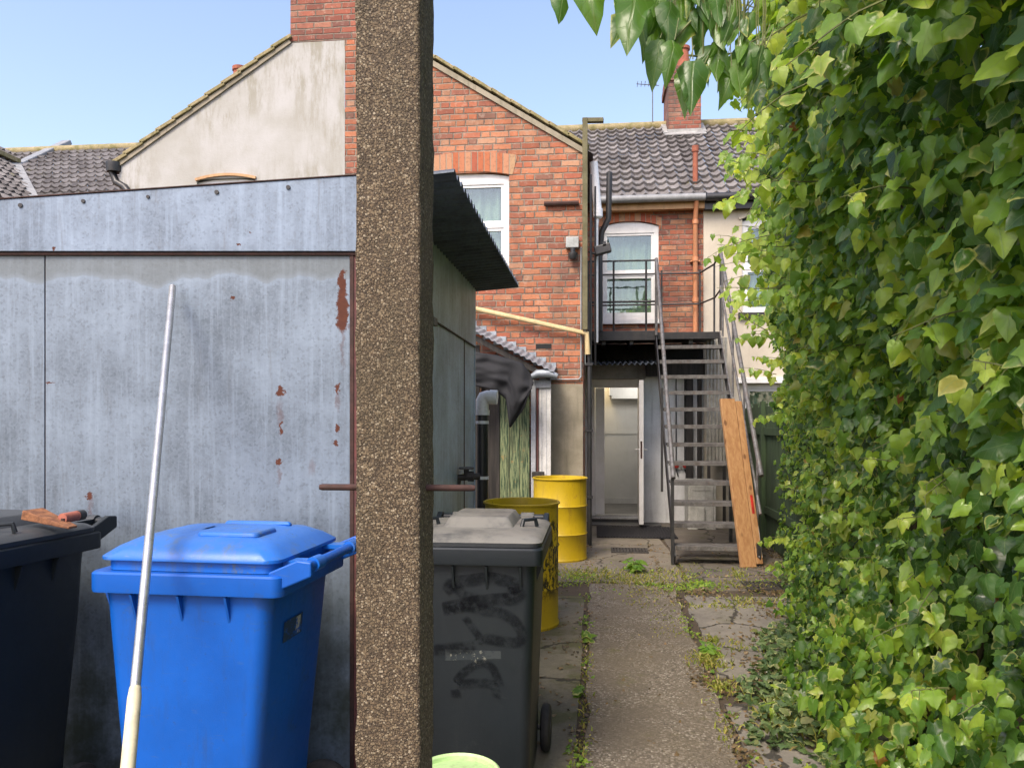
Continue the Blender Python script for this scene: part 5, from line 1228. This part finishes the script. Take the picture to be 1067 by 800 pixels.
# colour: varied in patches, inner leaves darkened to suggest shaded depth, fresh ones on shoots
r = np.clip(rng.random(len(P))**1.15, 0, 1)
lm = np.array([mnoise.noise(Vector((p[1]*1.1, p[2]*1.3, 20))) for p in P]); r = np.clip(r*.86+lm*.30+np.where(rng.random(len(P)) < .012, .3, 0)+.02, 0, .965)
sel = rng.random(len(P)) < .006; r[sel] = rng.uniform(.97, 1., sel.sum())
nr_ = P[:, 1] < 4.2
leaf_mesh('near_leaves', P[nr_], N_[nr_], T_[nr_], S_[nr_], M['leaf'], hedge, 'ivyhd', rnd=r[nr_]); leaf_mesh('leaves', P[~nr_], N_[~nr_], T_[~nr_], S_[~nr_], M['leaf'], hedge, 'ivy', rnd=r[~nr_])
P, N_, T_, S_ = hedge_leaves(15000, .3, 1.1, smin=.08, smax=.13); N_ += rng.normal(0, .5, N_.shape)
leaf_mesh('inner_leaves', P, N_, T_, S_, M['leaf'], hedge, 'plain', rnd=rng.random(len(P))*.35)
# hedge body behind: leafy sheet crown tops
n = 8000; Y = 1.0+8.1*rng.random(n); Z = 4.15-np.clip((Y-5)*.14, 0, .8)+rng.normal(0,.12,n); X = face_x(Y, Z)+1.3*rng.random(n)
leaf_mesh('crown_leaves', np.stack([X,Y,Z],1), np.stack([rng.normal(0,.5,n),rng.normal(0,.5,n),np.ones(n)],1), rng.normal(0,1,(n,3)), .07+.05*rng.random(n), M['leaf'], hedge, 'ivy')
# protruding shoots with stems at the outline
st = MB(); SP = []; SN = []; ST_ = []; SS = []
def shoot(p, d, L, nl, smin, smax, droop=.35, r0=.004):
    pts = [Vector(p)]; d = Vector(d).normalized(); k = 7
    for i in range(k):
        d = (d+Vector((random.gauss(0,.12), random.gauss(0,.12), random.gauss(-droop/k*1.2,.08)))).normalized(); pts.append(pts[-1]+d*L/k)
    st.tube(pts, [r0*(1-.7*i/k) for i in range(k+1)], 5)
    for i in range(nl):
        t = (i+.6)/nl*k; j = min(int(t), k-1); q = pts[j].lerp(pts[j+1], t-j)
        dd = (pts[j+1]-pts[j]).normalized(); sd = dd.cross(Vector((0,0,1))); sd = sd.normalized()*(1 if i % 2 else -1) if sd.length > .01 else Vector((1,0,0))
        off = sd*.6+Vector((random.gauss(0,.25), random.gauss(0,.25), random.uniform(-.6,.2))); off.normalize(); pe = q+off*random.uniform(.02,.05)
        st.tube([q, q.lerp(pe,.6)+Vector((0,0,.006)), pe], .0013, 4, False)
        tip = off*.5+Vector((0,0,-1)); SP.append(pe); ST_.append(tip); SN.append(Vector((random.gauss(-.5,.4), random.gauss(-.75,.3), random.gauss(.35,.35)))); SS.append(random.uniform(smin, smax)*(1 if i < nl-2 else .7))
for i in range(150):
    Yq = random.uniform(1.8, 8.6); Zq = random.uniform(.6, 3.9); Xq = float(face_x(np.array([Yq]), np.array([Zq]))[0])
    Lq = random.uniform(.12, .40)*(1.1 if Zq > 1.8 else .55)
    shoot((Xq+.05, Yq, Zq), (-1, random.gauss(-.1,.4), random.gauss(.1,.35)), Lq, random.randint(4, 9), .05, .09)
for (px_, py_, Yq, L_) in ((775,165,6.0,.35),(778,180,5.6,.3),(800,275,5.2,.5),(785,255,5.6,.4),(795,310,6,.4),(800,260,5.4,.45),(800,245,4.8,.5),(810,290,5.0,.45),(790,330,6.6,.4),(800,350,6.3,.35),(795,390,7.2,.35),(790,200,4.2,.35),(805,300,4.4,.4),(800,430,7.6,.3),(805,560,7.4,.3),(812,585,7.2,.3)):
    shoot(atY(px_+14, py_, Yq), (-1, -.15, .12), L_, 9, .055, .095, .3)
# the slim tendril reaching to the stair rail
a0_ = atY(800, 345, 6.2); shoot(a0_, (atY(742,308,6.2)-a0_), .52, 8, .03, .05, .0)
leaf_mesh('shoot_leaves', np.array([tuple(v) for v in SP]), np.array([tuple(v) for v in SN]), np.array([tuple(v) for v in ST_]), np.array(SS), M['leaf'], hedge, 'ivyhd', rnd=.45+.5*rng.random(len(SP)))
st.build('shoots', M['greystem'], hedge, smooth=True)
# thick woody stems inside
m = MB()
for i in range(34):
    y = random.uniform(1.2, 9); x = float(face_x(np.array([y]), np.array([1.4]))[0])+random.uniform(.22,.5); p = Vector((x, y, 0)); pts = [p.copy()]
    for j in range(9):
        xx = float(face_x(np.array([p.y]), np.array([p.z+.42]))[0])+.3; p = Vector((xx+random.gauss(0,.05), p.y+random.gauss(0,.16), p.z+.42)); pts.append(p.copy())
    r0 = random.uniform(.012, .03); m.tube(pts, [r0*(1-.07*j) for j in range(10)], 7)
m.build('stem', M['stem'], hedge, smooth=True)

# big overhanging spray at the top of the frame, close to the camera
hang = thing('hanging_ivy', 'dark ivy sprigs with large leaves hanging into the sky at the top of the frame', 'ivy branch', (.5, 1.7, 2.6))
st = MB(); SP = []; SN = []; ST_ = []; SS = []; RN = []
def bigleaf(px, py, px2, py2, d, roll=0., rn=.3, yaw=0.):
    a = atD(px, py, d); b = atD(px2, py2, d*(1-.02)); L = (b-a).length
    SP.append(a); ST_.append(b-a); SN.append(-CDIR+CRT*(.35*roll)+Vector((0,0,.25+yaw))); SS.append(L/1.05); RN.append(rn)
    st.tube([a, a+(a-b).normalized()*.02+Vector((random.gauss(.01,.01),0,.03))], .0013, 4)
for args in ((587,-6,583,24,1.7,1.2,.3),(612,-22,622,25,1.7,-.3,.55),(662,-22,656,56,1.6,.9,.42),(680,-16,678,22,1.7,-.6,.3),(697,0,700,52,1.65,.5,.25),(690,10,672,66,1.7,.9,.5),(706,-8,712,40,1.7,-.5,.5),
             (688,40,680,84,1.65,-.2,.3),(703,42,698,84,1.6,.4,.42),(716,70,712,116,1.66,-.7,.5),(722,62,720,120,1.62,-.4,.28),(728,30,733,60,1.75,.3,.3),(735,66,746,80,1.7,.9,.45),(745,-6,752,25,1.6,.2,.3),(727,80,716,106,1.62,.8,.2),
             (758,60,752,86,1.8,-.3,.4),(770,55,762,90,1.8,.3,.3),(740,-12,728,18,1.7,.5,.2)):
    bigleaf(*args)
for i in range(46):
    px_ = random.choice((random.uniform(640,770), random.uniform(730,800))); py_ = random.uniform(-30, 30 if px_ < 730 else 75); ln = random.uniform(14, 34)
    bigleaf(px_, py_, px_+random.gauss(-3,8), py_+ln, 1.68, random.gauss(0,.7), random.uniform(.15,.6))
    st.tube([SP[-1], SP[-1].lerp(atD(px_, -27, 1.67), .5)+CRT*random.gauss(0,.006), atD(px_, -27, 1.67)], .0014, 4)
st.tube([atD(820,-30,1.75), atD(760,-22,1.7), atD(715,-24,1.68), atD(655,-30,1.65), atD(600,-26,1.68)], .004, 6)
st.tube([atD(760,-22,1.7), atD(722,20,1.68), atD(700,44,1.66), atD(692,60,1.66)], .0028, 6)
st.tube([atD(790,40,1.85), atD(762,56,1.8), atD(738,60,1.72), atD(718,58,1.66)], .0022, 6)
st.tube([atD(745,58,1.74), atD(758,68,1.75), atD(762,64,1.76)], .0012, 5)
hl = leaf_mesh('leaves', np.array([tuple(v) for v in SP]), np.array([tuple(v) for v in SN]), np.array([tuple(v) for v in ST_]), np.array(SS), M['leaf'], hang, 'slim', rnd=np.array(RN)*.7)
st.build('stem', M['greystem'], hang, smooth=True)

# ground ivy creeping over the slabs
def gi(name, n, fn, mat, smin, smax, template, label, cat, up=.12, rnd=None, flat=.45, kind='stuff'):
    P = []; 
    while len(P) < n:
        x = random.uniform(-1, 2.6); y = random.uniform(1, 9.5)
        pr = fn(x, y)
        if random.random() < pr: P.append((x, y, .02+abs(random.gauss(0, up))*min(1, pr)))
    P = np.array(P); k = len(P)
    o = leaf_mesh(name, P, np.stack([rng.normal(0,flat,k), rng.normal(-.25,flat,k), np.ones(k)],1), rng.normal(0,1,(k,3))*[1,1,.25], smin+(smax-smin)*rng.random(k), mat, None, template, rnd=(rng.random(k) if rnd is None else rnd(k)), local=(1,4,0))
    return tag(o, label, cat, kind=kind)
def fx(y, z=0.05): return float(face_x(np.array([y]), np.array([z]))[0])
def f_ivy(x, y):
    e = fx(y); b = e-.02-.18*mnoise.noise(Vector((y*1.7, 2, 0)))-(.22 if 3.6 < y < 5.6 else .0)
    return max(0, min(1, (x-b+.06)/.2))*(1 if x < e+.25 else .0)
gi('ground_ivy', 5200, f_ivy, M['leafg'], .025, .055, 'ivy', 'small leaved ground ivy spreading from the hedge foot over the slabs', 'ground ivy', .07)
def f_clover(x, y):
    a = math.exp(-((x+.06)/.04)**2)*(.9 if y < 7 else 0)+math.exp(-((x-.68)/.05)**2)*(.5 if y < 7 else 0)+math.exp(-((y-7.15)/.25)**2)*(.7 if -.4 < x < 2 else 0)+math.exp(-((x-.3)/.9)**2-((y-7.4)/.35)**2)*.5
    return min(1, a)*max(0, .15+mnoise.noise(Vector((x*2.5, y*2.5, 9)))*1.7)
gi('small_weeds', 1500, f_clover, M['leaf'], .010, .028, 'plain', 'tiny green weeds sprouting along the kerb and paving joints', 'weeds', .012, rnd=lambda k: .35+.5*rng.random(k))
# dead leaves along joints
def f_lit(x, y):
    a = math.exp(-((y-4.45)/.22)**2)*(1 if .55 < x < 1.5 else 0)+math.exp(-((x-fx(y)+.12)/.2)**2)*.7+math.exp(-((y-6.9)/.2)**2)*(.8 if x > .8 else .25)*(1 if x > -.1 else 0)+math.exp(-((x+.05)/.05)**2)*.35+math.exp(-((x-.67)/.05)**2)*.4
    return min(1, a)*(1 if x > -.6 else 0)*max(0,.5+mnoise.noise(Vector((x*3,y*3,0)))*1.6)+.03*(x>-.8)
gi('leaf_litter', 6500, f_lit, M['litter'], .012, .032, 'plain', 'brown dead leaves and twig litter lying along the slab joints', 'dead leaves', .008, flat=.3)
# grass and moss tufts
def tuft_patch(name, items, label, n_per=1):
    P = []; T = []; S = []
    for (x, y, rx, ry, n, h) in items:
        for _ in range(int(n*.75)):
            a = random.gauss(0,.7); b = random.gauss(0,.75); P.append((x+a*rx, y+b*ry, .012)); T.append((random.gauss(0,.55), random.gauss(-.1,.55), 1)); S.append(h*random.uniform(.4,1.2))
    P = np.array(P); T = np.array(T); S = np.array(S); n = len(P); 
    T /= np.linalg.norm(T,axis=1,keepdims=True); A = rng.normal(0,1,(n,3)); A[:,2]=0; A = np.cross(T, A); A /= np.linalg.norm(A,axis=1,keepdims=True)
    W = .0042*(.6+.8*rng.random(n))[:,None]; bend = rng.normal(0,.35,(n,3))*[1,1,0]
    v0 = P-A*W; v1 = P+A*W; m0 = P+T*S[:,None]*.55+bend*S[:,None]*.15; v2 = m0-A*W*.8; v3 = m0+A*W*.8; v4 = P+T*S[:,None]+bend*S[:,None]*.6-np.array([0,0,.25])*S[:,None]
    V = np.stack([v0,v1,v3,v2,v4],1).reshape(-1,3)-np.array([0,0,0]); me = bpy.data.meshes.new(name)
    me.from_pydata(V.tolist(), [], [f for i in range(n) for f in ((5*i,5*i+1,5*i+2,5*i+3),(5*i+3,5*i+2,5*i+4))]); me.materials.append(M['grass'])
    a = me.attributes.new('luv','FLOAT_VECTOR','POINT'); r = rng.random(n); a.data.foreach_set('vector', np.stack([np.full((n,5),.4), np.full((n,5),.3), np.repeat(r[:,None],5,1)],-1).reshape(-1)); me.attributes.new('edge','FLOAT','POINT')
    o = bpy.data.objects.new(name, me); col.objects.link(o); return tag(o, label, 'grass', kind='stuff')
it = []
def gp(px, py, rx, ry, n, h): n = int(n*(.6 if py < 640 else 1)); p = atZ(px, py+random.uniform(-4,6), .015); it.append((p.x, p.y, rx, ry, n, h))
for a in ((600,594,.22,.25,500,.055),(622,600,.3,.2,600,.05),(648,606,.3,.2,600,.05),(668,601,.3,.25,700,.06),(690,602,.25,.25,450,.05),(712,598,.14,.3,220,.05),(680,612,.25,.15,350,.04),(668,628,.15,.25,200,.04),
          (770,602,.08,.2,250,.06),(775,612,.22,.18,420,.05),(790,622,.3,.08,250,.045),(745,634,.45,.06,400,.045),(785,633,.25,.06,250,.05),(738,690,.10,.14,350,.06),(752,712,.07,.1,200,.05),(700,655,.12,.1,120,.03),(690,648,.1,.2,120,.03),
          (612,690,.03,.35,90,.04),(610,740,.03,.3,70,.04),(606,780,.04,.2,90,.04),(755,760,.04,.2,90,.05),(765,668,.1,.1,100,.05),(740,668,.05,.06,100,.06),(830,760,.12,.15,260,.14),(815,745,.1,.1,150,.12)): gp(*a)
tuft_patch('grass', it, 'yellowish green grass and moss tufts growing in the paving joints')
# leafy weeds
def weed(px, py, n, s, h, label, name='weed'):
    p = atZ(px, py, .016); o = thing(name, label, 'weed', p); P = []; T = []; N = []; sm = MB()
    for i in range(n):
        a = random.uniform(0, 6.28); t = random.uniform(.1, 1); q = p+Vector((math.cos(a)*h*.6*t, math.sin(a)*h*.6*t, h*random.uniform(.3, 1))); P.append(q); T.append((math.cos(a), math.sin(a), -.2)); N.append((math.cos(a)*.3, -.3, 1)); sm.tube([p, p.lerp(q,.5)+Vector((0,0,h*.2)), q], .0022, 4)
    leaf_mesh('leaves', np.array([tuple(v) for v in P]), np.array(N), np.array(T, float), np.full(n, s)*rng.uniform(.7,1.2,n), M['leaf'], o, 'plain', rnd=.35+.25*rng.random(n)); sm.build('stem', M['greystem'], o)
weed(661, 596, 34, .075, .13, 'dark green leafy weed in the middle of the mossy patch before the stairs')
weed(612, 668, 12, .055, .06, 'low weed in the kerb joint nearest the scuffed drum')
weed(607, 724, 12, .05, .05, 'low weed in the kerb joint beside the charcoal bin wheel')
weed(740, 683, 16, .05, .08, 'bright green weed at the corner of the right hand slab')

# ------------------------------------------------------------------ CAMERA, LIGHT, WORLD
cam = bpy.data.cameras.new('camera'); co = bpy.data.objects.new('camera', cam); col.objects.link(co); scn.camera = co
co.location = (0, 0, CH); co.rotation_euler = (R(90), 0, TH)
cam.sensor_fit = 'HORIZONTAL'; cam.sensor_width = 36; cam.lens = 36*F/1067; cam.shift_y = 40/1067; cam.clip_end = 500; cam.clip_start = .05
SUN_EL, SUN_AZ = 50, 205            # azimuth clockwise from +Y (north)
sd = bpy.data.lights.new('sun', 'SUN'); so = bpy.data.objects.new('sun', sd); col.objects.link(so)
sd.energy = 1.5; sd.angle = R(22); sd.color = (1, .91, .77)
az, el = R(SUN_AZ), R(SUN_EL); tosun = Vector((math.sin(az)*math.cos(el), math.cos(az)*math.cos(el), math.sin(el)))
so.rotation_euler = tosun.to_track_quat('Z', 'Y').to_euler()
w = bpy.data.worlds.new('World'); scn.world = w; w.use_nodes = True; wn = w.node_tree; bg = wn.nodes['Background']
sky = wn.nodes.new('ShaderNodeTexSky'); sky.sky_type = 'NISHITA'; sky.sun_disc = False; sky.sun_elevation = el; sky.sun_rotation = az
sky.air_density = 1.2; sky.dust_density = 2.6; sky.ozone_density = 3.5
mxs = wn.nodes.new('ShaderNodeMix'); mxs.data_type = 'RGBA'; mxs.blend_type = 'MULTIPLY'; mxs.inputs[0].default_value = 1; mxs.inputs[7].default_value = (1.14, .98, .93, 1)
wn.links.new(sky.outputs[0], mxs.inputs[6]); wn.links.new(mxs.outputs[2], bg.inputs[0]); bg.inputs[1].default_value = .14
# the lamp lit inside the doorway, plus an added fill
ld = bpy.data.lights.new('room_light', 'POINT'); lo = bpy.data.objects.new('room_light', ld); col.objects.link(lo); lo.location = (d0+.2, 13.0, 2.2); ld.energy = 5; ld.color = (1,.75,.4); ld.shadow_soft_size = .06
room_fill = bpy.data.lights.new('room_light', 'POINT'); lo = bpy.data.objects.new('room_light', room_fill); col.objects.link(lo); lo.location = (d1+.1, 12.4, 2.1); room_fill.energy = 10; room_fill.color = (1,.95,.88); room_fill.shadow_soft_size = .1  # neutral fill added to brighten the room, no lamp behind it
vs = scn.view_settings; vs.view_transform = 'Standard'; vs.look = 'None'; vs.gamma = 1; vs.exposure = 1.32; vs.use_curve_mapping = False
scn.render.engine = 'CYCLES'; cy = scn.cycles; cy.use_denoising = True
try: cy.denoiser = 'OPENIMAGEDENOISE'
except Exception: pass
cy.max_bounces = 6; cy.transparent_max_bounces = 12; cy.diffuse_bounces = 3; cy.glossy_bounces = 3; cy.transmission_bounces = 4
cy.caustics_reflective = False; cy.caustics_refractive = False
